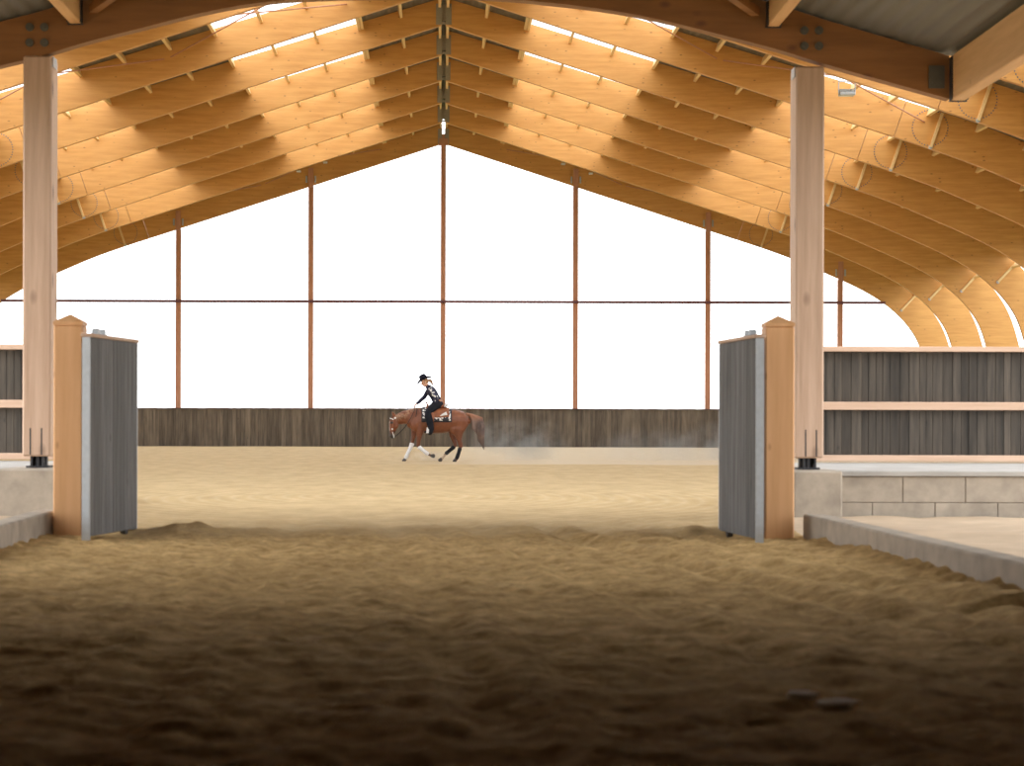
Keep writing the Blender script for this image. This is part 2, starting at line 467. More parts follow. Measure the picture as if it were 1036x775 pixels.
# ------------------------------------------------------------------ far gable posts and rail
posn = ['leftmost', 'second from left', 'third from left', 'middle, behind the rider', 'third from right', 'second from right', 'rightmost']
for i in range(7):
    x = (i - 3) * 5.95
    if abs(x) < 13: zt = zbot(abs(x)) - .18
    else: zt = np.interp(abs(x), [p[0] for p in inner], [p[1] for p in inner]) - .18
    root = empty('gable_post', (x, GY, 0))
    bm = bmesh.new(); bbox(bm, -.115, .115, -.1, .1, -.1, (zt + (.42 if i == 3 else .0)), .008)
    obj('post', bm, M['gpost'], root)
    bm = bmesh.new()
    if i == 3:
        box(bm, -.2, .2, -.14, -.11, zt - .1, zt + .22)
    else:
        for s in (-1, 1):
            box(bm, s * .2 - .035, s * .2 + .035, -.16, -.10, zt + .15, zt + .45)
        box(bm, -.1, .1, -.17, -.1, zt - .05, zt + .75)
    obj('post_bracket', bm, M['gpost'] if False else M['steel'] if i != 3 else M['gpost'], root)
    if i != 3:
        bm = bmesh.new(); box(bm, -.115, .115, -.2, -.17, zt - .05, zt + .8); obj('post_head', bm, M['gpost'], root)
    tag(root, f'slim reddish timber gable post standing behind the far fence, {posn[i]} of seven', 'gable post', 'slim posts of the open far gable')
bm = bmesh.new(); bbox(bm, -19.85, 19.85, -.05, .05, -.06, .06, .01)
o = obj('gable_rail', bm, M['rail']); o.location = (0, GY - .16, 6.5)
tag(o, 'thin dark red horizontal rail crossing the open far gable in front of its posts', 'rail')

# ------------------------------------------------------------------ plank fences
def boards(bm, length, z0, z1, th=.03, wmin=.09, wmax=.15):
    x = 0
    while x < length:
        w = random.uniform(wmin, wmax); w = min(w, length - x)
        if w < .02: break
        d = random.uniform(0, .012)
        box(bm, x + .003, x + w - .003, -th - d, 0, z0, z1 + random.uniform(-.004, .004)); x += w

def fence(p, q, z0, z1, label, rails=(), cap=None, capm='rail_light', wmin=.09, wmax=.15, group=None, bm_='board_dark'):
    p, q = Vector(p), Vector(q); d = q - p
    root = empty('plank_fence', (p[0], p[1], 0), math.atan2(d[1], d[0]))
    bm = bmesh.new(); boards(bm, d.length, z0, z1, wmin=wmin, wmax=wmax); box(bm, .002, d.length - .002, -.006, .004, z0 + .01, z1 - .01); obj('board_panel', bm, M[bm_], root)
    for (a, b) in rails:
        bm = bmesh.new(); bbox(bm, 0, d.length, -.12, -.035, a, b, .006); obj('rail', bm, M['rail_light'], root)
    if cap:
        bm = bmesh.new(); bbox(bm, 0, d.length, -.14, .12, z1, z1 + cap, .006); obj('top_rail', bm, M[capm], root)
    n = int(d.length / 3)
    for i in range(n + 1):
        bm = bmesh.new(); x = .1 + i * (d.length - .2) / max(n, 1)
        bbox(bm, x - .06, x + .06, .005, .125, -.1 if z0 < .3 else z0, z1 - .01, .006); obj('fence_post', bm, M['board_dark'], root)
    tag(root, label, 'fence', group)
    return root
fence((-20.6, 98.9), (20.6, 98.9), -.02, 1.68, 'long weathered brown board fence across the far end of the arena', cap=.03, capm='rail', bm_='board_arena', wmin=.12, wmax=.22)
fence((-20.7, 32.6), (-20.7, 98.7), -.02, 1.68, 'weathered board fence along the left side of the arena', cap=.03, capm='rail', bm_='board_arena', wmin=.2, wmax=.3)
fence((20.7, 98.7), (20.7, 32.6), -.02, 1.68, 'weathered board fence along the right side of the arena', cap=.03, capm='rail', bm_='board_arena', wmin=.2, wmax=.3)
YF = 30.6
fence((4.9, YF), (20.4, YF), .62, 2.08, 'dark board fence with pale rails on the concrete ledge right of the gate', rails=((1.28, 1.39), (.575, .66)), cap=.07, group=None)
fence((-20.4, YF), (-5.35, YF), .62, 2.08, 'dark board fence with pale rails on the concrete ledge left of the gate', rails=((1.28, 1.39), (.575, .66)), cap=.07)

# ------------------------------------------------------------------ concrete ledge, block walls, piers
def ledge(x0, x1, label):
    root = empty('concrete_ledge', ((x0 + x1) / 2, 28, 0)); h = (x1 - x0) / 2
    bm = bmesh.new(); bbox(bm, -h, h, -2.52, 2.75, .49, .55, .008); obj('slab', bm, M['concrete_top'], root)
    bm = bmesh.new()
    for r, (za, zb, off) in enumerate(((-.2, .185, .35), (.19, .485, .0))):
        x = -h - off
        while x < h:
            a, b = max(x, -h), min(x + .72, h)
            if b - a > .03: bbox(bm, a + .004, b - .004, -2.48, -2.2, za, zb, .006)
            x += .72
    obj('block_course', bm, M['concrete'], root)
    bm = bmesh.new(); box(bm, -h, h, -2.46, -2.25, -.2, .49); obj('mortar', bm, M['concrete_dark'], root)
    bm = bmesh.new(); box(bm, -h, h, -2.2, 2.7, -.2, .488); obj('core', bm, M['concrete_dark'], root)
    tag(root, label, 'concrete ledge')
ledge(4.56, 21.0, 'long concrete block ledge with pale slab top running right from the right pier')
ledge(-21.0, -5.08, 'concrete block ledge with pale slab top running left from the left pier')
def pier(x0, x1, label):
    bm = bmesh.new(); bbox(bm, x0, x1, 25.3, 30.9, -.2, .555, .02)
    o = obj('concrete_pier', bm, M['concrete']); tag(o, label, 'pier')
pier(4.0, 4.55, 'plain concrete pier under the right timber column')
pier(-5.07, -4.36, 'plain concrete pier under the left timber column')

# ------------------------------------------------------------------ canopy columns
YC = 25.8
def column(x, zt, label, slots):
    root = empty('timber_column', (x, YC + .22, .56))
    bm = bmesh.new()
    w, d = .165, .22
    z0 = .13
    b2 = bmesh.new(); bbox(b2, -w, w, -d, d, z0, zt - .56, .02)
    me = bpy.data.meshes.new('t'); b2.to_mesh(me); b2.free(); bm.from_mesh(me)
    obj('post', bm, M['column'], root)
    for sx in slots:
        bm = bmesh.new(); box(bm, sx - .008, sx + .008, -d - .002, -d + .02, z0 + .02, z0 + .33); obj('slot', bm, M['steel_dark'], root)
    bm = bmesh.new()
    box(bm, -.13, .13, -.17, .17, 0, .02)
    for sx in slots: box(bm, sx - .012, sx + .012, -.15, .15, .02, z0)
    tube(bm, (0, -.1, .01), (0, -.1, z0), .03, 12); tube(bm, (.07, -.12, .02), (.07, -.12, .06), .018, 8)
    box(bm, -.09, .09, -.05, .05, .02, z0)
    obj('steel_foot', bm, M['steel_dark'], root)
    bm = bmesh.new()
    s = 1 if x < 0 else -1
    box(bm, s * (w + .0), s * (w + .012), -.02 - .15, .08, zt - .56 - .12, zt - .56 - .0) if s > 0 else box(bm, -(w + .012), -w, -.17, .08, zt - .68, zt - .56)
    obj('angle_plate', bm, M['steel'], root)
    tag(root, label, 'column')
column(-4.715, 5.34, 'tall pale timber column on the concrete pier left of the gate', (-.07, .06))
column(4.255, 5.24, 'tall brown timber column on the concrete pier right of the gate', (-.045, .08))

# ------------------------------------------------------------------ canopy beam (arched) and its roof
K = F / YC
pts = [(-150, 104), (-106, 92), (-50, 79), (0, 67), (40, 57), (90, 42), (141, 29), (200, 14), (260, 3), (330, -2), (440, -4), (520, -1), (604, 8), (666, 19), (736, 36), (790, 50), (832, 63), (900, 82), (960, 98.5)]
bpts = [((x - 448) / K, HC + (427 - y) / K) for x, y in pts]
low = catmull(bpts, 3)
tpts = []
cxm = -.24
for p in low:
    t = abs(p[0] - cxm) / 6.2
    tpts.append((p[0], p[1] + .50 + .06 * (1 - t)))
root = empty('arched_canopy_beam', (0, YC, 0))
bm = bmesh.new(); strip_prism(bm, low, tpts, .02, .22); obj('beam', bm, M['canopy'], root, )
for cx in (-4.72, 4.27):
    z = np.interp(cx, [p[0] for p in low], [p[1] for p in low])
    sl = .25 if cx < 0 else -.25
    for a in (-.085, .085):
        for b in (-.09, .09):
            bm = bmesh.new(); tube(bm, (cx + a, -.012, z + .25 + b), (cx + a, .03, z + .25 + b), .048, 14); tube(bm, (cx + a, -.03, z + .25 + b), (cx + a, -.01, z + .25 + b), .02, 6)
            obj('bolt', bm, M['bolt'], root)
for cx, sgn in ((-6.2, 1), (5.72, -1)):
    z = np.interp(cx, [p[0] for p in low], [p[1] for p in low])
    bm = bmesh.new(); box(bm, cx - .09, cx + .09, -.012, .018, z + .08, z + .34)
    for i in range(3):
        for j in (-1, 1): tube(bm, (cx + j * .05, -.025, z + .14 + i * .07), (cx + j * .05, -.01, z + .14 + i * .07), .012, 6)
    obj('joint_plate', bm, M['bolt'], root)
tag(root, 'dark bolted arched timber beam resting on the two columns across the top', 'beam')

YB = 13.5   # where the closed stable aisle begins behind the camera side
def topz(x): return float(np.interp(x, [p[0] for p in tpts], [p[1] for p in tpts]))
def canopy_purlin(x, w, h, zt, label, cat='beam'):
    root = empty('canopy_purlin', (x, YC, 0))
    bm = bmesh.new(); bbox(bm, -w / 2, w / 2, YB - YC, -.005, zt - h, zt, .012); obj('timber', bm, M['canopy_light'], root)
    bm = bmesh.new(); box(bm, -w / 2 - .02, w / 2 + .02, -.03, -.0, zt - h - .012, zt - h + .0); box(bm, -w / 2 - .012, -w / 2, -.14, 0, zt - h, zt - .02); box(bm, w / 2, w / 2 + .012, -.14, 0, zt - h, zt - .02)
    obj('beam_hanger', bm, M['steel_dark'], root)
    tag(root, label, cat)
canopy_purlin(5.962, .17, .52, 5.36, 'thick pale eave beam at the top right corner, running toward the viewer')
canopy_purlin(-6.45, .17, .52, 5.36, 'thick pale eave beam of the canopy, left of the left column')
canopy_purlin(3.82, .14, .30, topz(3.82) + .02, 'pale timber purlin above the arched beam just left of the right column')
canopy_purlin(-4.27, .14, .30, topz(-4.27) + .02, 'pale timber purlin above the arched beam just right of the left column')
canopy_purlin(1.8, .14, .30, topz(1.8) + .02, 'timber canopy purlin right of centre above the arched beam')
canopy_purlin(-2.2, .14, .30, topz(-2.2) + .02, 'timber canopy purlin left of centre above the arched beam')
for s, x0, x1, lb in ((-1, -4.15, -2.3, 'dark diagonal timber brace under the canopy roof, left one'), (1, 3.7, 1.95, 'dark diagonal timber brace under the canopy roof, right one')):
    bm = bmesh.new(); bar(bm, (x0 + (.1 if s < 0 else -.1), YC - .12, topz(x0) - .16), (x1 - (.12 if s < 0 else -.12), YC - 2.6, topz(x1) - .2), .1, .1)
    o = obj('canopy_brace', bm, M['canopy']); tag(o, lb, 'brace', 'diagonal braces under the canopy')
xs = [p[0] for p in tpts]
xx = [-6.9 + i * .3 for i in range(int(13.4 / .3) + 1)]
A = [(x, topz(x) + .03) for x in xx]; B = [(x, topz(x) + .08) for x in xx]
bm = bmesh.new(); strip_prism(bm, A, B, YB - .2, YC + .26); tag(obj('ceiling', bm, M['deck']), kind='structure')

# ------------------------------------------------------------------ closed aisle around the camera (out of view, keeps the daylight off the near sand)
M['aisle'] = wood('aisle_boards', (.16, .09, .04), (.22, .13, .06), (.08, .04, .02), scale=(8, 8, .6), rough=.8)
def solid(name, x0, x1, y0, y1, z0, z1, m):
    bm = bmesh.new(); box(bm, x0, x1, y0, y1, z0, z1); return tag(obj(name, bm, m), kind='structure')
solid('wall_left', -5.15, -5.0, -6, YB - .1, -.2, 4.05, M['aisle'])
solid('wall_right', 6.0, 6.15, -6, YB - .1, -.2, 4.05, M['aisle'])
solid('wall_back', -5.15, 6.15, -6.15, -6, -.2, 4.05, M['aisle'])
solid('ceiling', -5.15, 6.15, -6.15, YB - .1, 4.05, 4.15, M['aisle'])
# upper front of the aisle building, above its opening and beside it
for nm, (a, b, c, d) in {'wall_front': (-5.0, 6.0, 4.15, 5.35)}.items():
    solid(nm, a, b, YB - .2, YB - .08, c, d, M['aisle'])
solid('wall_front', -6.9, -5.0, YB - .2, YB - .08, -.2, 5.4, M['aisle'])
solid('wall_front', 6.0, 6.5, YB - .2, YB - .08, -.2, 5.4, M['aisle'])

# ------------------------------------------------------------------ gate posts and gate leaves
def gate_post(x, y, label):
    root = empty('gate_post', (x, y, 0))
    w = .136; d = .14; h = 2.0
    bm = bmesh.new(); bbox(bm, -w, w, -d, d, -.15, h, .012); obj('post', bm, M['gatepost'], root)
    bm = bmesh.new()
    e = .003
    v = [bm.verts.new(p) for p in ((-w - e, -d - e, h), (w + e, -d - e, h), (w + e, d + e, h), (-w - e, d + e, h), (-w - e, -d - e, h + .035), (w + e, -d - e, h + .035), (w + e, d + e, h + .035), (-w - e, d + e, h + .035), (0, 0, h + .11))]
    for f in ((0, 1, 2, 3), (0, 4, 5, 1), (1, 5, 6, 2), (2, 6, 7, 3), (3, 7, 4, 0), (4, 8, 5), (5, 8, 6), (6, 8, 7), (7, 8, 4)): bm.faces.new([v[i] for i in f])
    obj('post_cap', bm, M['gatepost'], root)
    tag(root, label, 'gate post')
gate_post(-3.515, 20.98, 'orange timber gate post with pointed cap on the left side of the gate')
gate_post(3.155, 20.95, 'orange timber gate post with pointed cap on the right side of the gate')

def gate_leaf(p, q, side, label):
    """local +x runs from the near edge p to the far edge q; boards on both faces"""
    p, q = Vector(p), Vector(q); d = q - p
    root = empty('gate_leaf', (p[0], p[1], 0), math.atan2(d[1], d[0])); Lg = d.length
    bm = bmesh.new()
    x = .03
    while x < Lg - .03:
        w = min(random.uniform(.10, .14), Lg - .03 - x)
        if w < .03: break
        for yy in (-1, 1):
            e = random.uniform(0, .004)
            bbox(bm, x + .002, x + w - .002, min(yy * .012, yy * (.036 + e)), max(yy * .012, yy * (.036 + e)), .045, 1.87, .004)
        x += w
    obj('board_panel', bm, M['board_grey'], root)
    bm = bmesh.new()
    for (a, b) in ((-.034, -.022), (.022, .034)): box(bm, -.01, .03, a, b, .01, 1.87)
    box(bm, -.012, .002, -.035, .035, .01, 1.87); box(bm, Lg - .03, Lg, -.034, .034, .03, 1.87)
    box(bm, 0, Lg, -.01, .01, .04, .09); box(bm, 0, Lg, -.01, .01, 1.82, 1.87)
    obj('steel_channel', bm, M['steel'], root)
    bm = bmesh.new(); bbox(bm, -.01, Lg, -.05, .05, 1.872, 1.905, .006); obj('top_cap', bm, M['rail_light'], root)
    bm = bmesh.new(); bar(bm, (.25, 0, 1.905), (.6, 0, 1.905), .05, .02); tube(bm, (.3, -.03, 1.93), (.3, .03, 1.93), .03, 12); tube(bm, (.5, -.03, 1.93), (.5, .03, 1.93), .03, 12)
    obj('top_latch', bm, M['steel'], root)
    bm = bmesh.new(); tube(bm, (Lg - .35, -.025, .05), (Lg - .35, .025, .05), .055, 16); obj('wheel', bm, M['steel_dark'], root)
    tag(root, label, 'gate')
gate_leaf((-3.265, 20.35), (-3.045, 21.95), 1, 'open grey board gate leaf with steel edge beside the left gate post')
gate_leaf((2.88, 20.2), (2.745, 21.85), -1, 'open grey board gate leaf with steel edge beside the right gate post')

# ------------------------------------------------------------------ kerbs
def kerb(P, label, w=.2, side=1):
    bm = bmesh.new()
    P = [Vector((a, b, 0)) for a, b in P]
    prof = [(0, -.2), (0, .235), (.015, .25), (w - .015, .25), (w, .235), (w, -.2)]
    rings = []
    for i, p in enumerate(P):
        d = (P[min(i + 1, len(P) - 1)] - P[max(i - 1, 0)]).normalized(); n = Vector((-d[1], d[0], 0)) * side
        rings.append([bm.verts.new(p + n * a + Vector((0, 0, b))) for a, b in prof])
    k = len(prof)
    for r0, r1 in zip(rings, rings[1:]):
        for j in range(k): bm.faces.new((r0[j], r0[(j + 1) % k], r1[(j + 1) % k], r1[j]))
    bm.faces.new(rings[0]); bm.faces.new(rings[-1][::-1])
    o = obj('concrete_kerb', bm, M['concrete']); tag(o, label, 'kerb')
kerb([(3.36, 20.72), (3.42, 18.0), (3.47, 15.3), (3.52, 13.45)], 'low concrete kerb running from the right gate post toward the viewer', side=1)
kerb([(-3.69, 21.3), (-3.58, 17.7), (-3.45, 13.45)], 'low concrete kerb running from the left gate post toward the viewer', side=-1)

# ------------------------------------------------------------------ ground
def dirt(name, quad, z):
    bm = bmesh.new()
    (x0, y0), (x1, y1), (x2, y2), (x3, y3) = quad
    n = 50
    g = [[None] * (n + 1) for _ in range(n + 1)]
    for i in range(n + 1):
        for j in range(n + 1):
            u, v = i / n, j / n
            x = (x0 * (1 - u) + x1 * u) * (1 - v) + (x3 * (1 - u) + x2 * u) * v
            y = (y0 * (1 - u) + y1 * u) * (1 - v) + (y3 * (1 - u) + y2 * u) * v
            g[i][j] = bm.verts.new((x, y, z + .05 * noise.noise(Vector((x * .9, y * .9, 3))) + .03 * noise.noise(Vector((x * 3, y * 3, 3)))))
    for i in range(n):
        for j in range(n): bm.faces.new((g[i][j], g[i + 1][j], g[i + 1][j + 1], g[i][j + 1]))
    return tag(obj(name, bm, M['dirt'], smooth=True), kind='structure')
dirt('floor', [(3.62, 13.3), (16, 13.3), (16, 25.45), (3.45, 25.45)], .03)
dirt('floor', [(-16, 13.3), (-3.55, 13.3), (-3.8, 25.45), (-16, 25.45)], .03)

def fill(a, b, st): return list(np.arange(a, b, st))
xsg = fill(-20.55, -5.2, .7) + fill(-5.2, 5.2, .045) + fill(5.2, 20.55, .7) + [20.55]
ysg = fill(-6, 6, .4) + fill(6, 26, .045) + fill(26, 45, .12) + fill(45, 98.85, .35) + [98.85]
X, Y = np.meshgrid(np.array(xsg), np.array(ysg), indexing='ij')
rng = np.random.RandomState(3)
def vnoise(x, y, sc, seed):
    r = np.random.RandomState(seed); T = r.rand(256, 256)
    u, v = x * sc, y * sc
    i, j = np.floor(u).astype(int), np.floor(v).astype(int); fu, fv = u - i, v - j
    fu = fu * fu * (3 - 2 * fu); fv = fv * fv * (3 - 2 * fv)
    g = lambda a, b: T[(i + a) % 256, (j + b) % 256]
    return (g(0, 0) * (1 - fu) + g(1, 0) * fu) * (1 - fv) + (g(0, 1) * (1 - fu) + g(1, 1) * fu) * fv - .5
nearf = 1 / (1 + np.exp((Y - 24) * 1.0))
rough_ = vnoise(X, Y, 1.1, 1) * .03 + vnoise(X, Y, 2.7, 2) * .025 + vnoise(X + .3, Y, 6.0, 4) * .035 + vnoise(X, Y, 13.0, 5) * .03
H = nearf * rough_ * 1.0
ridge = np.exp(-((Y - 21.9 - .5 * vnoise(X, Y, .8, 9)) / .28) ** 2)
H += ridge * (.01 + .06 * np.maximum(0, vnoise(X, Y, 2.2, 11) + .1)) * (np.abs(X) < 5)
H += .09 * np.exp(-(((X + 2.45) / .4) ** 2 + ((Y - 21.6) / .3) ** 2)) * (1 + 1.0 * vnoise(X, Y, 5, 12))
H += .05 * np.exp(-(((X - 2.6) / .7) ** 2 + ((Y - 22.0) / .35) ** 2)) * (1 + 1.0 * vnoise(X, Y, 5, 12))
# sand banked against the kerbs
kr = np.interp(Y, [13.45, 15.3, 18, 20.72], [3.52, 3.47, 3.42, 3.36]); kl = np.interp(Y, [13.45, 17.7, 21.3], [-3.45, -3.58, -3.69])
inz = (Y > 13) & (Y < 21.2)
bank = np.exp(-np.maximum(0, kr - X) / .35) * (X < kr + .18) + np.exp(-np.maximum(0, X - kl) / .35) * (X > kl - .18)
H += inz * bank * np.maximum(0, .03 + .0135 * (20.5 - Y) + .05 * vnoise(X, Y, 1.3, 14) + .03 * vnoise(X, Y, 3.0, 15))
# low tyre ruts leading out of the gate
for xc, kk, dp in ((-1.5, .02, .02), (-.5, .05, .025), (.35, .10, .03), (1.0, .16, .04), (1.5, .17, .03), (2.2, .15, .035), (2.6, .12, .03)):
    u_ = (X - xc - (22 - Y) * kk) / .13
    H += -.7 * nearf * dp * np.exp(-u_ ** 2) + nearf * dp * .6 * (np.exp(-(u_ - 1.8) ** 2) + np.exp(-(u_ + 1.8) ** 2))
# outside the kerbs the sand dips below the dirt
outk = ((X > kr + .16) | (X < kl - .16)) & (Y > 13.75) & (Y < 25.3)
H = np.where(outk, -.12, H)
H += (Y >= 24) * (vnoise(X, Y, .5, 21) * .02)
nx, ny = X.shape
verts = np.stack([X, Y, H], -1).reshape(-1, 3)
idx = np.arange(nx * ny).reshape(nx, ny)
quads = np.stack([idx[:-1, :-1], idx[1:, :-1], idx[1:, 1:], idx[:-1, 1:]], -1).reshape(-1, 4)
me = bpy.data.meshes.new('floor'); me.from_pydata(verts.tolist(), [], quads.tolist()); me.materials.append(M['sand'])
me.polygons.foreach_set('use_smooth', [True] * len(me.polygons))
fo = bpy.data.objects.new('floor', me); COL.objects.link(fo); tag(fo, kind='structure')

bm = bmesh.new()
v = [bm.verts.new(p) for p in ((-400, -200, -.3), (400, -200, -.3), (400, 700, -.3), (-400, 700, -.3))]; bm.faces.new(v)
tag(obj('ground', bm, M['grass']), kind='structure')

# pale clods on the near sand
for (px, py, r, lb) in ((812, 711, .06, 'small pale clod on the dark near sand, left one of the pair'), (848, 718, .08, 'small pale clod on the dark near sand, right one of the pair')):
    Yp = HC * F / (py - 427)
    bm = bmesh.new(); bmesh.ops.create_icosphere(bm, subdivisions=3, radius=r)
    for v in bm.verts:
        nn = noise.noise(v.co * 22 + Vector((px, 0, 0)))
        v.co *= 1 + .35 * nn; v.co.z *= .22
    o = obj('sand_clod', bm, plain('pale_clod%d' % px, (.86, .78, .68), .9), smooth=True); o.location = ((px - 448) * Yp / F, Yp, float(H[np.abs(np.array(xsg) - (px - 448) * Yp / F).argmin(), np.abs(np.array(ysg) - Yp).argmin()]) + .008)
    tag(o, lb, 'clod', 'pale clods on the near sand')

# ------------------------------------------------------------------ figure tools
def loft(bm, P, n=16, caps=True):
    """P: (x, y, z, a, b): a = radius in the plane of travel (xz), b = lateral radius"""
    pts = [Vector(p[:3]) for p in P]; rings = []
    for i, p in enumerate(P):
        d = (pts[min(i + 1, len(P) - 1)] - pts[max(i - 1, 0)]).normalized()
        lat = Vector((0, 1, 0)) - d * d.y
        lat = lat.normalized() if lat.length > .2 else d.orthogonal().normalized()
        up = d.cross(lat).normalized()
        rings.append([bm.verts.new(pts[i] + up * math.cos(t) * p[3] + lat * math.sin(t) * p[4]) for t in [2 * PI * k / n for k in range(n)]])
    for r0, r1 in zip(rings, rings[1:]):
        for k in range(n): bm.faces.new((r0[k], r0[(k + 1) % n], r1[(k + 1) % n], r1[k]))
    if caps:
        for r, s, i in ((rings[0], -1, 0), (rings[-1], 1, -1)):
            d = (pts[1] - pts[0]).normalized() if i == 0 else (pts[-1] - pts[-2]).normalized()
            c = bm.verts.new(pts[i] + d * s * min(P[i][3], P[i][4]) * .8)
            m = []
            for k in range(n):
                v = r[k].co; m.append(bm.verts.new((v - pts[i]) * .72 + pts[i] + d * s * min(P[i][3], P[i][4]) * .5))
            for k in range(n):
                bm.faces.new((r[k], r[(k + 1) % n], m[(k + 1) % n], m[k])); bm.faces.new((m[k], m[(k + 1) % n], c))
    return rings

def ball(bm, c, rx, ry=None, rz=None, rot=None, sub=2):
    b2 = bmesh.new(); bmesh.ops.create_icosphere(b2, subdivisions=sub, radius=1)
    ry = rx if ry is None else ry; rz = rx if rz is None else rz
    mt = Matrix.Translation(Vector(c)) @ (rot.to_4x4() if rot else Matrix.Identity(4)) @ Matrix.Diagonal((rx, ry, rz, 1))
    b2.transform(mt); me = bpy.data.meshes.new('t'); b2.to_mesh(me); b2.free(); bm.from_mesh(me); bpy.data.meshes.remove(me)

def fuse(name, bm, mat, parent, voxel, smooth=6, factor=.5, colour=None):
    bmesh.ops.recalc_face_normals(bm, faces=bm.faces)
    me = bpy.data.meshes.new(name); bm.to_mesh(me); bm.free()
    o = bpy.data.objects.new(name, me); COL.objects.link(o)
    r = o.modifiers.new('r', 'REMESH'); r.mode = 'VOXEL'; r.voxel_size = voxel
    s = o.modifiers.new('s', 'SMOOTH'); s.iterations = smooth; s.factor = factor
    dg = bpy.context.evaluated_depsgraph_get(); dg.update()
    me2 = bpy.data.meshes.new_from_object(o.evaluated_get(dg))
    o.modifiers.clear(); o.data = me2; bpy.data.meshes.remove(me); me2.name = name
    me2.materials.clear(); me2.materials.append(mat)
    for p in me2.polygons: p.use_smooth = True
    if colour:
        at = me2.color_attributes.new('tint', 'FLOAT_COLOR', 'POINT')
        for i, v in enumerate(me2.vertices): at.data[i].color = (*colour(v.co), 1)
    if parent: o.parent = parent
    return o

def tint_mat(name, rough=.5):
    m, nt, b = new_mat(name)
    a = nt.nodes.new('ShaderNodeAttribute'); a.attribute_name = 'tint'
    v = coords(nt, (1, 1, 1)); n1 = N(nt, 'ShaderNodeTexNoise', Scale=14.0, Detail=4.0); nt.links.new(v, n1.inputs['Vector'])
    r = ramp(nt, n1.outputs['Fac'], [(.3, (.85, .85, .85)), (.7, (1.12, 1.12, 1.12))])
    nt.links.new(mixc(nt, 1.0, a.outputs['Color'], r.outputs['Color'], 'MULTIPLY'), b.inputs['Base Color'])
    b.inputs['Roughness'].default_value = rough
    return m

def lerp(a, b, t): t = max(0, min(1, t)); return tuple(x + (y - x) * t for x, y in zip(a, b))

# ------------------------------------------------------------------ the horse (faces left, -x)
YH = 61.9
xh = (376 + 450 / 7.046 - 448) * YH / F
horse = empty('horse', (xh, YH, 0))
bm = bmesh.new()
loft(bm, [(-.70, 0, 1.08, .17, .13), (-.58, 0, 1.10, .27, .19), (-.40, 0, 1.13, .34, .235), (-.2, 0, 1.13, .36, .265), (0, 0, 1.12, .345, .29), (.22, 0, 1.12, .33, .295), (.42, 0, 1.14, .315, .28), (.6, 0, 1.15, .30, .275), (.76, 0, 1.14, .26, .25), (.88, 0, 1.13, .19, .19), (.94, 0, 1.13, .10, .12)], 24)
loft(bm, [(-.30, 0, 1.20, .30, .16), (-.50, 0, 1.235, .265, .15), (-.68, 0, 1.245, .215, .125), (-.85, 0, 1.225, .185, .105), (-1.0, 0, 1.18, .155, .095), (-1.10, 0, 1.14, .12, .085)], 20)
loft(bm, [(-1.11, 0, 1.23, .085, .075), (-1.13, 0, 1.14, .125, .10), (-1.135, 0, 1.04, .135, .10), (-1.155, 0, .94, .115, .085), (-1.185, 0, .83, .08, .065), (-1.20, 0, .745, .068, .058), (-1.205, 0, .69, .062, .06)], 18)
ball(bm, (-1.09, -.05, 1.01), .09, .045, .1); ball(bm, (-1.09, .05, 1.01), .09, .045, .1)
for s in (-1, 1):
    ball(bm, (-1.215, s * .072, 1.08), .028, .022, .028)
    ball(bm, (-1.245, s * .038, .715), .022, .02, .025)
ball(bm, (-1.18, 0, .665), .05, .045, .035)
# shoulders, haunches
for s in (-1, 1):
    ball(bm, (-.48, s * .13, 1.08), .20, .11, .27, Matrix.Rotation(.35, 3, 'Y'))
    ball(bm, (.68, s * .13, 1.13), .26, .15, .28)
    ball(bm, (.52, s * .15, .92), .13, .09, .17)
LEGS = {
 'fn': [(-.42, -.14, 1.02, .15, .09), (-.41, -.145, .86, .11, .08), (-.43, -.14, .70, .078, .066), (-.45, -.135, .55, .058, .053), (-.455, -.13, .46, .058, .052), (-.43, -.13, .40, .045, .042), (-.33, -.12, .32, .034, .032), (-.24, -.115, .245, .036, .034), (-.19, -.11, .215, .042, .038), (-.14, -.11, .185, .034, .034), (-.10, -.11, .165, .034, .036)],
 'ff': [(-.54, .13, 1.02, .13, .09), (-.565, .135, .85, .10, .08), (-.59, .13, .70, .072, .064), (-.62, .13, .56, .055, .052), (-.635, .13, .49, .054, .05), (-.66, .13, .42, .042, .04), (-.72, .13, .29, .034, .032), (-.765, .13, .19, .036, .034), (-.785, .13, .14, .042, .038), (-.81, .13, .09, .036, .036), (-.825, .13, .05, .042, .042)],
 'hn': [(.70, -.13, 1.08, .25, .12), (.66, -.15, .90, .19, .11), (.655, -.15, .76, .125, .085), (.675, -.145, .62, .078, .06), (.71, -.14, .50, .062, .05), (.72, -.135, .43, .06, .048), (.70, -.13, .36, .044, .04), (.665, -.13, .24, .037, .035), (.635, -.13, .15, .042, .04), (.61, -.13, .09, .038, .038), (.59, -.13, .05, .044, .042)],
 'hf': [(.60, .13, 1.05, .22, .12), (.53, .15, .88, .16, .10), (.505, .15, .74, .11, .08), (.53, .145, .62, .072, .058), (.565, .14, .52, .06, .05), (.575, .135, .46, .058, .048), (.53, .13, .40, .045, .04), (.42, .125, .31, .037, .035), (.32, .12, .225, .042, .038), (.26, .12, .16, .036, .036), (.22, .12, .105, .042, .04), (.195, .12, .07, .044, .042)],
}
for P in LEGS.values(): loft(bm, P, 16)
CH = (.185, .058, .022); CH2 = (.125, .036, .015); DK = (.035, .025, .02); CRM = (.62, .45, .30)
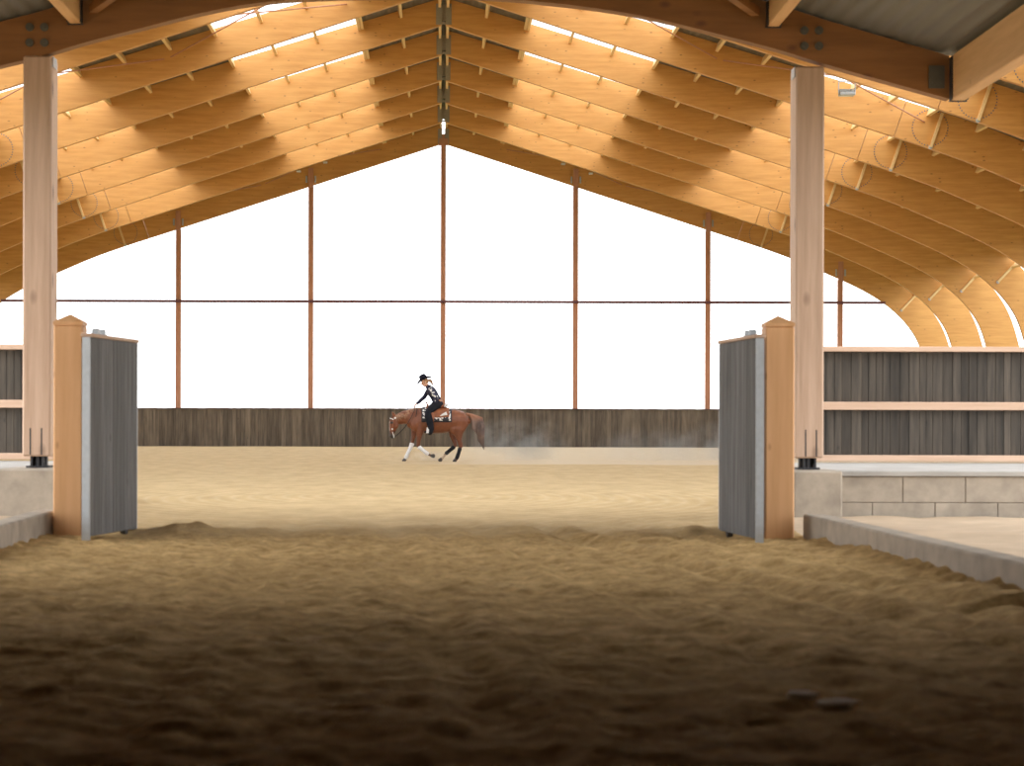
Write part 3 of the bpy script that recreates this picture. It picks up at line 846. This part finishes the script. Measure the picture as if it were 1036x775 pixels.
def horse_col(c):
    col = lerp(CH, CH2, (1.0 - c.z) / .7) if c.z < 1.0 else CH
    if c.x > -.3 and c.z > 1.25: col = lerp(col, (.27, .095, .04), .6)
    if c.x < -1.0 and c.z < .86: col = lerp(CH2, DK, (.84 - c.z) / .1)
    if c.x < -1.2 and .86 < c.z < 1.12 and abs(c.y) < .035: col = (.55, .4, .32)
    if c.x < -1.15 and abs(c.y) > .06 and 1.05 < c.z < 1.11: col = DK
    if .14 < c.x < .33 and c.y > 0 and c.z < .2: col = CRM
    return col
fuse('body', bm, tint_mat('horse_coat', .42), horse, .014, 5, .5, horse_col)
M['hoof'] = plain('hoof', (.05, .04, .035), .5)
M['wrapw'] = plain('white_wrap', (.80, .80, .82), .7)
M['wrapb'] = plain('black_wrap', (.009, .009, .012), .9)
M['hair_dark'] = plain('tail_hair', (.16, .085, .05), .6, var=.4, vs=20)
def hoof(x, y, z, ang, label=None):
    bm = bmesh.new()
    ax = Vector((-math.cos(ang), 0, -math.sin(ang)))
    loft(bm, [(x, y, z, .038, .040), (x + ax.x * .035, y, z + ax.z * .035, .05, .05), (x + ax.x * .075, y, z + ax.z * .075, .058, .055)], 16)
    obj('hoof', bm, M['hoof'], horse, True)
hoof(-.83, .13, .07, 1.15); hoof(-.10, -.11, .165, .35 + PI * .85); hoof(.58, -.13, .07, 1.15); hoof(.19, .12, .085, .9)
def wrap(key, a, b, m, nm, grow=.012):
    P = LEGS[key][a:b]; bm = bmesh.new()
    loft(bm, [(p[0], p[1], p[2], p[3] + grow, p[4] + grow) for p in P], 18)
    obj(nm, bm, m, horse, True)
wrap('fn', 5, 9, M['wrapw'], 'leg_wrap', .016); wrap('ff', 4, 10, M['wrapw'], 'leg_wrap', .014)
wrap('hn', 6, 10, M['wrapb'], 'leg_boot', .014); wrap('hf', 6, 9, M['wrapb'], 'leg_boot', .014)
for s in (-1, 1):   # ears
    bm = bmesh.new(); loft(bm, [(-1.13, s * .055, 1.27, .028, .02), (-1.155, s * .062, 1.325, .032, .016), (-1.19, s * .062, 1.38, .008, .006)], 10)
    obj('ear', bm, plain('ear_coat%d' % s, (.26, .08, .03), .5), horse, True)
bm = bmesh.new()  # mane lying along the crest
random.seed(5)
for k in range(46):
    t = k / 45
    x = -.40 - t * .72; z = float(np.interp(-x, [.40, .6, .8, .95, 1.12], [1.49, 1.475, 1.405, 1.34, 1.27]))
    for s in (-1, 1):
        l = random.uniform(.12, .2)
        loft(bm, [(x, 0, z, .012, .014), (x + .01, s * .05, z + .0, .012, .010), (x + .03, s * (.09 + .02 * t), z - l * .5, .010, .007), (x + .05, s * .115, z - l, .004, .003)], 6)
obj('mane', bm, plain('mane_hair', (.34, .19, .11), .6, var=.4, vs=25), horse, True)
bm = bmesh.new()
for k in range(5):
    loft(bm, [(-1.13, (k - 2) * .012, 1.31, .01, .01), (-1.22, (k - 2) * .018, 1.25, .01, .01), (-1.27, (k - 2) * .016, 1.12, .004, .004)], 6)
obj('forelock', bm, M['hair_dark'], horse, True)
# tail: a dock, then a fan of locks swept back
bm = bmesh.new()
random.seed(11)
for k in range(90):
    t = random.random(); u = random.uniform(-1, 1)
    e = Vector((1.10 + .27 * t, 0, .66 - .33 * t ** 1.5))
    if t < .35: e.z = .86 - .4 * t
    y = u * .08
    mid = Vector((1.06 + .26 * t, y * .9, 1.22 - .10 * (1 - t) - .06 * abs(u)))
    mid2 = Vector((1.04 + .33 * t, y * 1.3, .98 - .06 * (1 - t)))
    w = random.uniform(.012, .022)
    loft(bm, [(.90, y * .25, 1.31, .02, .02), (.99 + .04 * t, y * .5, 1.315, w * 1.2, w), (*mid, w * 1.5, w), (*mid2, w * 1.5, w), (e.x, y * 1.2, e.z, .004, .004)], 6)
loft(bm, [(.88, 0, 1.32, .045, .04), (.97, 0, 1.30, .05, .045), (1.05, 0, 1.22, .05, .05), (1.1, 0, 1.08, .03, .03)], 12)
def tail_col():
    m, nt, b = new_mat('tail_strands')
    v = coords(nt, (1, 1, 1)); n1 = N(nt, 'ShaderNodeTexNoise', Scale=5.0, Detail=5.0); nt.links.new(v, n1.inputs['Vector'])
    tc = nt.nodes.new('ShaderNodeTexCoord'); sep = nt.nodes.new('ShaderNodeSeparateXYZ'); nt.links.new(tc.outputs['Object'], sep.inputs[0])
    a = ramp(nt, n1.outputs['Fac'], [(.35, (.075, .05, .045)), (.65, (.20, .13, .10))])
    mr = N(nt, 'ShaderNodeMapRange'); mr.inputs[1].default_value = 1.1; mr.inputs[2].default_value = 1.28; nt.links.new(sep.outputs['Z'], mr.inputs[0])
    nt.links.new(mixc(nt, mr.outputs[0], a.outputs['Color'], (.34, .15, .08)), b.inputs['Base Color']); b.inputs['Roughness'].default_value = .55
    return m
obj('tail', bm, tail_col(), horse, True)
tag(horse, 'chestnut horse cantering left with lowered head, white front wraps and black hind boots', 'horse')

# ---- saddle pad, saddle, bridle (things of their own)
def Rl(x): return (xh + x)
def body_ring(x, z_hi, z_lo, off, n=18):
    """points over the horse's back at station x, from left bottom over the top to right bottom"""
    zc = 1.13; a = float(np.interp(x, [-.4, -.2, 0, .22, .42, .6], [.34, .36, .345, .33, .315, .30])); b = float(np.interp(x, [-.4, -.2, 0, .22, .42, .6], [.235, .265, .29, .295, .28, .275]))
    ang = math.acos(max(-1, min(1, (z_lo - zc) / a)))
    out = []
    for k in range(n + 1):
        t = -ang + 2 * ang * k / n
        out.append(Vector((x, math.sin(t) * (b + off), zc + math.cos(t) * (a + off))))
    return out
def drape(name, xs_, zlo, off, th, mat, parent, n=20):
    bm = bmesh.new(); R = []
    for x in xs_:
        zl = zlo(x) if callable(zlo) else zlo
        A = [bm.verts.new(p) for p in body_ring(x, 0, zl, off + th, n)]; B = [bm.verts.new(p) for p in body_ring(x, 0, zl, off, n)]
        R.append((A, B))
    for (A0, B0), (A1, B1) in zip(R, R[1:]):
        for k in range(n):
            bm.faces.new((A0[k], A0[k + 1], A1[k + 1], A1[k])); bm.faces.new((B0[k], B1[k], B1[k + 1], B0[k + 1]))
        bm.faces.new((A0[0], A1[0], B1[0], B0[0])); bm.faces.new((A0[n], B0[n], B1[n], A1[n]))
    for (A, B) in (R[0], R[-1]):
        for k in range(n): bm.faces.new((A[k], B[k], B[k + 1], A[k + 1]))
    return obj(name, bm, mat, parent, True)
def pattern(name, dark, light, sc, thr):
    m, nt, b = new_mat(name)
    v = coords(nt, (1, .4, 1)); vo = N(nt, 'ShaderNodeTexVoronoi', Scale=sc); vo.feature = 'F1'; nt.links.new(v, vo.inputs['Vector'])
    r = ramp(nt, vo.outputs['Distance'], [(thr, light), (thr + .05, dark)])
    nt.links.new(r.outputs['Color'], b.inputs['Base Color']); b.inputs['Roughness'].default_value = .7
    return m
fr = lambda a, b, n: [a + (b - a) * i / n for i in range(n + 1)]
pad = empty('saddle_blanket', (xh, YH, 0))
M['black_felt'] = plain('black_felt', (.02, .02, .028), .85)
drape('pad', fr(-.37, .47, 12), 1.10, .012, .02, M['black_felt'], pad)
drape('patterned_panel', fr(-.34, .44, 12), 1.135, .032, .006, pattern('blanket_weave', (.03, .03, .04), (.82, .80, .78), 16.0, .42), pad)
tag(pad, 'black saddle blanket with white woven pattern under the brown saddle', 'saddle blanket')
sad = empty('saddle', (xh, YH, 0))
M['leather'] = plain('saddle_leather', (.27, .085, .028), .45, var=.2, vs=14)
M['silver'] = plain('silver_trim', (.75, .74, .72), .35, .5)
drape('skirt', fr(-.22, .40, 10), lambda x: 1.215 + .25 * (x - .1) ** 2, .042, .014, M['leather'], sad)
bm = bmesh.new()
loft(bm, [(-.2, 0, 1.52, .05, .08), (-.1, 0, 1.525, .04, .12), (.05, 0, 1.52, .04, .16), (.2, 0, 1.53, .045, .17), (.30, 0, 1.57, .05, .16)], 16)
fuse('seat', bm, M['leather'], sad, .012, 4)
bm = bmesh.new()
for k in range(9):
    t = -1 + k / 4
    ball(bm, (.34 - .05 * t * t, t * .14, 1.575 - .03 * t * t), .04, .035, .05, sub=1)
obj('cantle', bm, M['silver'], sad, True)
bm = bmesh.new(); loft(bm, [(-.19, 0, 1.53, .03, .03), (-.215, 0, 1.60, .02, .02), (-.225, 0, 1.635, .02, .02)], 12); ball(bm, (-.228, 0, 1.65), .042, .036, .016); obj('horn', bm, M['leather'], sad, True)
bm = bmesh.new(); ball(bm, (-.2, -.1, 1.50), .05, .07, .06); ball(bm, (-.2, .1, 1.50), .05, .07, .06); obj('swell', bm, M['leather'], sad, True)
for s in (-1, 1):
    bm = bmesh.new()
    loft(bm, [(-.06, s * .335, 1.36, .075, .012), (-.1, s * .35, 1.18, .085, .012), (-.14, s * .36, 1.0, .07, .012), (-.16, s * .37, .90, .04, .012)], 14); obj('fender', bm, M['leather'], sad, True)
    bm = bmesh.new()
    bar(bm, (-.20, s * .30, .80), (-.20, s * .44, .80), .08, .02)
    for q in (.30, .44): bar(bm, (-.20, s * q, .80), (-.185, s * .37, .95), .07, .016, (0, 1, 0))
    obj('stirrup', bm, M['silver'], sad)
    bm = bmesh.new(); loft(bm, [(.33, s * .325, 1.34, .05, .008), (.22, s * .345, 1.30, .03, .008), (.15, s * .35, 1.27, .01, .006)], 10); obj('silver_corner', bm, M['silver'], sad, True)
bm = bmesh.new()
for s in (-1, 1): loft(bm, [(-.13, s * .32, 1.2, .05, .012), (-.13, s * .30, 1.0, .05, .012), (-.13, s * .22, .83, .05, .012), (-.13, 0, .745, .05, .012)], 10)
obj('girth', bm, M['black_felt'], sad, True)
tag(sad, 'brown leather saddle with silver trimmed cantle and horn on the horse', 'saddle')

bri = empty('bridle', (xh, YH, 0))
def strap(P, r, nm, m, par):
    cu = catmull([tuple(p) for p in P], 5); bm = bmesh.new(); loft(bm, [(*p, r, r) for p in cu], 8); return obj(nm, bm, m, par, True)
for s in (-1, 1):
    strap([(-1.10, s * .03, 1.325), (-1.11, s * .095, 1.22), (-1.15, s * .11, 1.05), (-1.17, s * .09, .92), (-1.19, s * .075, .80)], .011, 'cheek_strap', M['leather'], bri)
    bm = bmesh.new(); tube(bm, (-1.175, s * .085, .90), (-1.185, s * .105, .90), .022, 12); tube(bm, (-1.10, s * .095, 1.21), (-1.10, s * .115, 1.21), .028, 12); bar(bm, (-1.17, s * .08, .82), (-1.13, s * .085, .66), .014, .014); obj('bit_shank', bm, M['silver'], bri)
strap([(-1.155, -.11, 1.17), (-1.23, -.07, 1.20), (-1.245, 0, 1.2), (-1.23, .07, 1.20), (-1.155, .11, 1.17)], .012, 'brow_band', M['silver'], bri)
tag(bri, 'leather bridle with silver pieces on the lowered head of the horse', 'bridle')
rein = empty('reins', (xh, YH, 0))
HF = Vector((-.545, .06, 1.575))
for s in (-1, 1):
    strap([(-1.13, s * .085, .67), (-.98, s * .13, .80), (-.76, s * .17, 1.05), (-.60, s * .16, 1.35), (-.555, .06 + s * .015, 1.56)], .0075, 'rein', M['wrapb'], rein)
strap([(-.55, .05, 1.58), (-.50, -.03, 1.53), (-.50, -.16, 1.40), (-.535, -.205, 1.15), (-.53, -.215, .98)], .009, 'rein_end', M['wrapb'], rein)
tag(rein, 'thin black reins running from the bit up to the raised hand of the rider', 'reins')

# ------------------------------------------------------------------ the rider
per = empty('person', (xh, YH, 0))
TORSO = [(.09, 0, 1.60, .125, .165), (.05, 0, 1.70, .115, .15), (.0, 0, 1.80, .11, .145), (-.06, 0, 1.90, .12, .17), (-.12, 0, 1.99, .115, .18), (-.165, 0, 2.055, .075, .13)]
NECK = [(-.17, 0, 2.05, .06, .065), (-.215, 0, 2.11, .05, .052), (-.25, 0, 2.16, .05, .052)]
ARM_N = [(-.11, -.165, 2.01, .062, .058), (-.06, -.215, 1.93, .056, .052), (-.01, -.24, 1.85, .047, .045), (.035, -.255, 1.775, .042, .042), (.03, -.235, 1.71, .040, .038), (0, -.19, 1.63, .034, .034), (-.025, -.15, 1.565, .026, .028)]
ARM_F = [(-.15, .165, 2.01, .062, .058), (-.20, .21, 1.94, .055, .052), (-.25, .225, 1.87, .046, .044), (-.29, .22, 1.80, .041, .041), (-.35, .19, 1.745, .038, .038), (-.43, .14, 1.67, .032, .034), (-.495, .095, 1.615, .024, .028)]
def legp(s): return [(.09, s * .09, 1.60, .125, .105), (.0, s * .18, 1.55, .105, .095), (-.11, s * .27, 1.45, .09, .08), (-.19, s * .335, 1.36, .072, .068), (-.18, s * .355, 1.25, .066, .06), (-.14, s * .365, 1.12, .062, .058), (-.11, s * .37, .98, .048, .046), (-.095, s * .372, .88, .040, .038)]
def foot(s): return [(-.085, s * .372, .90, .045, .04), (-.085, s * .374, .845, .05, .04), (-.14, s * .376, .825, .042, .042), (-.21, s * .378, .822, .034, .045), (-.265, s * .378, .82, .022, .035)]
hc = Vector((-.285, 0, 2.215))
hr = Matrix.Rotation(-.45, 3, 'Y')
def hp(x, y, z):
    """head-local point: x forward(-), z up; head tilts down"""
    return hc + hr @ Vector((x, y, z))
bm = bmesh.new()
loft(bm, TORSO, 18); loft(bm, NECK, 14); loft(bm, ARM_N, 12); loft(bm, ARM_F, 12)
for s in (-1, 1): loft(bm, legp(s), 14); loft(bm, foot(s), 12)
ball(bm, hp(0.01, 0, .03), .095, .077, .09, hr, 3); ball(bm, hp(-.03, 0, -.045), .062, .055, .07, hr, 3)
ball(bm, hp(-.05, 0, -.10), .03, .03, .022, hr)
loft(bm, [(*hp(-.088, 0, .012), .008, .008), (*hp(-.105, 0, -.02), .014, .013), (*hp(-.108, 0, -.038), .013, .017)], 8)
ball(bm, hp(-.088, 0, -.068), .012, .024, .007, hr); ball(bm, hp(-.086, 0, -.08), .011, .02, .007, hr)
for s in (-1, 1):
    ball(bm, hp(.01, s * .078, -.01), .018, .008, .03, hr); ball(bm, hp(-.085, s * .03, .022), .014, .018, .008, hr)
def hand(bm, wrist, fwd, pn, curl, thumb):
    """palm from wrist along fwd; pn = palm normal (fingers curl toward it); thumb = side vector"""
    w = Vector(wrist); f = Vector(fwd).normalized(); n = Vector(pn); n = (n - f * n.dot(f)).normalized(); t = f.cross(n).normalized()
    if t.dot(Vector(thumb)) < 0: t = -t
    for j in range(4):
        o = (1.5 - j) * .019
        a = w + t * o * .6; b = w + f * .085 + t * o
        b2 = bmesh.new(); tube(bm, a, b, .015, 10, .0125); ball(bm, b, .0125)
        Lf = (.040, .045, .042, .032)[j]; d = f; p = b
        for seg in range(3):
            ang = curl * (seg + 1); d = (f * math.cos(ang) + n * math.sin(ang)).normalized()
            q = p + d * Lf * (1, .7, .55)[seg]; tube(bm, p, q, .0098 - .001 * seg, 8, .009 - .001 * seg); ball(bm, q, .009 - .001 * seg, sub=1); p = q
    p = w + f * .02 + t * .024
    for seg, l in enumerate((.038, .032, .026)):
        d = (f * (.6 + .2 * seg) + t * (.75 - .35 * seg) + n * .45 * (seg + .3)).normalized(); q = p + d * l
        tube(bm, p, q, .0115 - .001 * seg, 8, .0105 - .001 * seg); ball(bm, q, .0105 - .001 * seg, sub=1); p = q
    ball(bm, w, .026, .024, .026)
hand(bm, (-.505, .088, 1.607), (-.62, -.35, -.45), (.3, -.2, -1), .75, (-.2, -1, .6))
hand(bm, (-.03, -.145, 1.555), (-.65, .25, -.35), (.1, .9, -.5), .55, (-.3, 0, 1))
SK = (.72, .40, .27)
def skin_col(c):
    q = hr.transposed() @ (c - hc)
    if -.084 > q.x and -.083 < q.z < -.06 and abs(q.y) < .024: return (.55, .18, .15)
    if q.x < -.083 and .012 < q.z < .03 and .016 < abs(q.y) < .046: return (.10, .06, .05)
    return SK
fuse('body', bm, tint_mat('skin', .5), per, .0065, 3, .4, skin_col)
M['navy'] = plain('navy_shirt', (.012, .013, .036), .9)
M['trouser'] = plain('black_chaps', (.005, .006, .012), .95)
bm = bmesh.new()
g = .016
loft(bm, [(p[0], p[1], p[2], p[3] + g, p[4] + g) for p in TORSO[0:]], 20)
loft(bm, [(-.165, 0, 2.05, .075, .085), (-.205, 0, 2.095, .064, .066)], 16)
loft(bm, [(p[0], p[1], p[2], p[3] + g, p[4] + g) for p in ARM_F], 12)
loft(bm, [(p[0], p[1], p[2], p[3] + g, p[4] + g) for p in ARM_N[:1]] + [(p[0], p[1], p[2], p[3] + g, p[4] + g) for p in ARM_N[1:]], 12)
fuse('shirt', bm, M['navy'], per, .009, 3)
# white pattern over the near sleeve and the shoulder blade
pm = pattern('sleeve_pattern', (.025, .025, .06), (.72, .70, .66), 17.0, .40)
bm = bmesh.new(); g2 = .021
loft(bm, [(p[0], p[1], p[2], p[3] + g2, p[4] + g2) for p in ARM_N[0:6]], 16, caps=True)
sl = fuse('patterned_sleeve', bm, pm, per, .009, 2); sl['label'] = 'near sleeve with white pattern'
bm = bmesh.new()
for s in (-1, 1):
    P = legp(s)
    loft(bm, [(p[0], p[1], p[2], p[3] + .02 + .02 * (i > 3), p[4] + .018) for i, p in enumerate(P)], 16)
ball(bm, (.11, 0, 1.60), .135, .175, .10)
fuse('trousers', bm, M['trouser'], per, .010, 4)
bm = bmesh.new()
loft(bm, [(.075, 0, 1.655, .142, .182), (.07, 0, 1.672, .142, .182)], 24, caps=True)
obj('belt', bm, plain('belt', (.42, .20, .10), .5), per, True)
for s in (-1, 1):
    bm = bmesh.new(); loft(bm, [(p[0], p[1], p[2], p[3] + .010, p[4] + .008) for p in foot(s)], 14); box(bm, -.13, -.06, s * .376 - .035, s * .376 + .035, .775, .80)
    fuse('boot', bm, M['wrapb'], per, .009, 2)
bm = bmesh.new()
ball(bm, hp(.035, 0, .02), .083, .088, .10, hr, 3)
loft(bm, [(*hp(.10, 0, -.01), .035, .035), (*(hp(.15, 0, -.02)), .042, .04), (*(hp(.17, .01, -.07)), .04, .04), (*(hp(.165, .01, -.15)), .022, .022), (*(hp(.15, .02, -.2)), .006, .006)], 12)
fuse('hair', bm, plain('hair', (.40, .22, .11), .6, var=.35, vs=30), per, .008, 3)
# hat: oval crown with a crease, wide brim rolled up at the sides
bm = bmesh.new()
n = 32; R = []
prof = [(.235, .0), (.20, -.004), (.15, .0), (.112, .008), (.106, .06), (.10, .125), (.086, .165), (.05, .17), (.0, .155)]
for r_, z_ in prof:
    ring = []
    for k in range(n):
        t = 2 * PI * k / n
        x, y = math.cos(t) * r_ * 1.0, math.sin(t) * r_ * .82
        z = z_ + (max(0, r_ - .12) * .75 * abs(math.sin(t)) ** 1.6 if r_ > .12 else 0) - (max(0, r_ - .12) * .22 * abs(math.cos(t)))
        if z_ > .14: z += -.022 * (1 - abs(y) / .08) if abs(y) < .08 else 0
        ring.append(bm.verts.new((x, y, z)))
    R.append(ring)
for r0, r1 in zip(R, R[1:]):
    for k in range(n): bm.faces.new((r0[k], r0[(k + 1) % n], r1[(k + 1) % n], r1[k]))
bmesh.ops.remove_doubles(bm, verts=bm.verts, dist=.0005)
bm.transform(Matrix.Translation(hp(.012, 0, .062)) @ (hr @ Matrix.Rotation(-.02, 3, 'Y')).to_4x4())
hat = obj('cowboy_hat', bm, plain('black_hat', (.006, .007, .018), .95), per, True)
sm = hat.modifiers.new('t', 'SOLIDIFY'); sm.thickness = .010
bm = bmesh.new(); loft(bm, [(0, 0, .012, .110, .092), (0, 0, .034, .108, .090)], 28, caps=False)
for v in bm.verts: pass
bm2 = bmesh.new()
for zz in (.014, .034): pass
bm2.free(); bm.free()
bm = bmesh.new(); rr = []
for z_, r_ in ((.012, .1135), (.034, .1105)):
    rr.append([bm.verts.new((math.cos(2 * PI * k / 32) * r_, math.sin(2 * PI * k / 32) * r_ * .83, z_)) for k in range(32)])
for k in range(32): bm.faces.new((rr[0][k], rr[0][(k + 1) % 32], rr[1][(k + 1) % 32], rr[1][k]))
bm.transform(Matrix.Translation(hp(.012, 0, .062)) @ hr.to_4x4())
o = obj('hat_band', bm, M['silver'], hat); sm = o.modifiers.new('t', 'SOLIDIFY'); sm.thickness = .003
tag(per, 'rider in black cowboy hat, navy patterned shirt and black chaps leaning forward on horse', 'person')

# ------------------------------------------------------------------ dust kicked up behind the horse
def dust(name, c, r, dens, label, seed, sc=1.6):
    bm = bmesh.new(); bmesh.ops.create_icosphere(bm, subdivisions=3, radius=1)
    for v in bm.verts: v.co = Vector((v.co.x * r[0], v.co.y * r[1], max(v.co.z * r[2], -c[2] + .02)))
    m = bpy.data.materials.new(name); m.use_nodes = True; nt = m.node_tree; nt.nodes.clear()
    out = nt.nodes.new('ShaderNodeOutputMaterial'); vs_ = nt.nodes.new('ShaderNodeVolumePrincipled')
    vs_.inputs['Color'].default_value = (.97, .93, .86, 1); vs_.inputs['Anisotropy'].default_value = .1
    tc = nt.nodes.new('ShaderNodeTexCoord')
    mp = nt.nodes.new('ShaderNodeMapping'); mp.inputs['Scale'].default_value = (1 / r[0], 1 / r[1], 1 / r[2]); nt.links.new(tc.outputs['Object'], mp.inputs[0])
    ln = N(nt, 'ShaderNodeVectorMath', operation='LENGTH'); nt.links.new(mp.outputs[0], ln.inputs[0])
    fall = N(nt, 'ShaderNodeMapRange'); fall.inputs[1].default_value = 1.0; fall.inputs[2].default_value = .15; fall.inputs[3].default_value = 0; fall.inputs[4].default_value = 1
    nt.links.new(ln.outputs['Value'], fall.inputs[0])
    no = N(nt, 'ShaderNodeTexNoise', Scale=sc, Detail=4.0, Roughness=.65); mp2 = nt.nodes.new('ShaderNodeMapping'); mp2.inputs['Location'].default_value = (seed, 0, 0); nt.links.new(tc.outputs['Object'], mp2.inputs[0]); nt.links.new(mp2.outputs[0], no.inputs['Vector'])
    rr = N(nt, 'ShaderNodeMapRange'); rr.inputs[1].default_value = .42; rr.inputs[2].default_value = .7; nt.links.new(no.outputs['Fac'], rr.inputs[0])
    m1 = N(nt, 'ShaderNodeMath', operation='MULTIPLY'); nt.links.new(fall.outputs[0], m1.inputs[0]); nt.links.new(rr.outputs[0], m1.inputs[1])
    m2 = N(nt, 'ShaderNodeMath', operation='MULTIPLY'); m2.inputs[1].default_value = dens; nt.links.new(m1.outputs[0], m2.inputs[0])
    nt.links.new(m2.outputs[0], vs_.inputs['Density']); nt.links.new(vs_.outputs[0], out.inputs['Volume'])
    o = obj(name, bm, m); o.location = c; tag(o, label, 'dust', kind='stuff')
dust('dust_cloud', (xh + 2.3, YH + .7, .55), (1.7, .7, .75), 1.7, 'pale dust hanging just behind the tail of the horse', 3)
dust('dust_haze', (xh + 8.0, YH + 1.6, .45), (4.2, 1.2, .75), .8, 'thin pale dust haze trailing right along the track', 9, .9)
dust('dust_puff', (xh - .1, YH, .12), (1.1, .35, .2), 2.2, 'thin dust kicked up between the legs of the horse', 15, 2.5)

# ------------------------------------------------------------------ world, camera
sl_ = bpy.data.lights.new('sun', 'SUN'); sl_.energy = .6; sl_.angle = math.radians(50); sl_.color = (1, .95, .88)
so = bpy.data.objects.new('sun', sl_); COL.objects.link(so)
so.rotation_mode = 'QUATERNION'; so.rotation_quaternion = Vector((.85, .35, -.55)).to_track_quat('-Z', 'Y')
w = bpy.data.worlds.new('World'); S.world = w; w.use_nodes = True
bg = w.node_tree.nodes['Background']; bg.inputs[0].default_value = (.97, .985, 1.0, 1); bg.inputs[1].default_value = 3.15
cam = bpy.data.cameras.new('camera'); co = bpy.data.objects.new('camera', cam); COL.objects.link(co)
co.location = (0, 0, HC); co.rotation_mode = 'QUATERNION'
co.rotation_quaternion = Matrix.Rotation(PI / 2, 3, 'X').to_quaternion() @ Matrix.Rotation(math.radians(.14), 3, 'Z').to_quaternion()
cam.sensor_width = 36; cam.lens = F / 1036 * 36; cam.shift_x = 70 / 1036; cam.shift_y = 39.5 / 1036
cam.clip_start = .1; cam.clip_end = 1500
cam.dof.use_dof = True; cam.dof.focus_distance = YH; cam.dof.aperture_fstop = 3.0
S.camera = co
S.view_settings.view_transform = 'Standard'; S.view_settings.look = 'None'; S.view_settings.gamma = 1; S.view_settings.use_curve_mapping = False
S.view_settings.exposure = -0.1
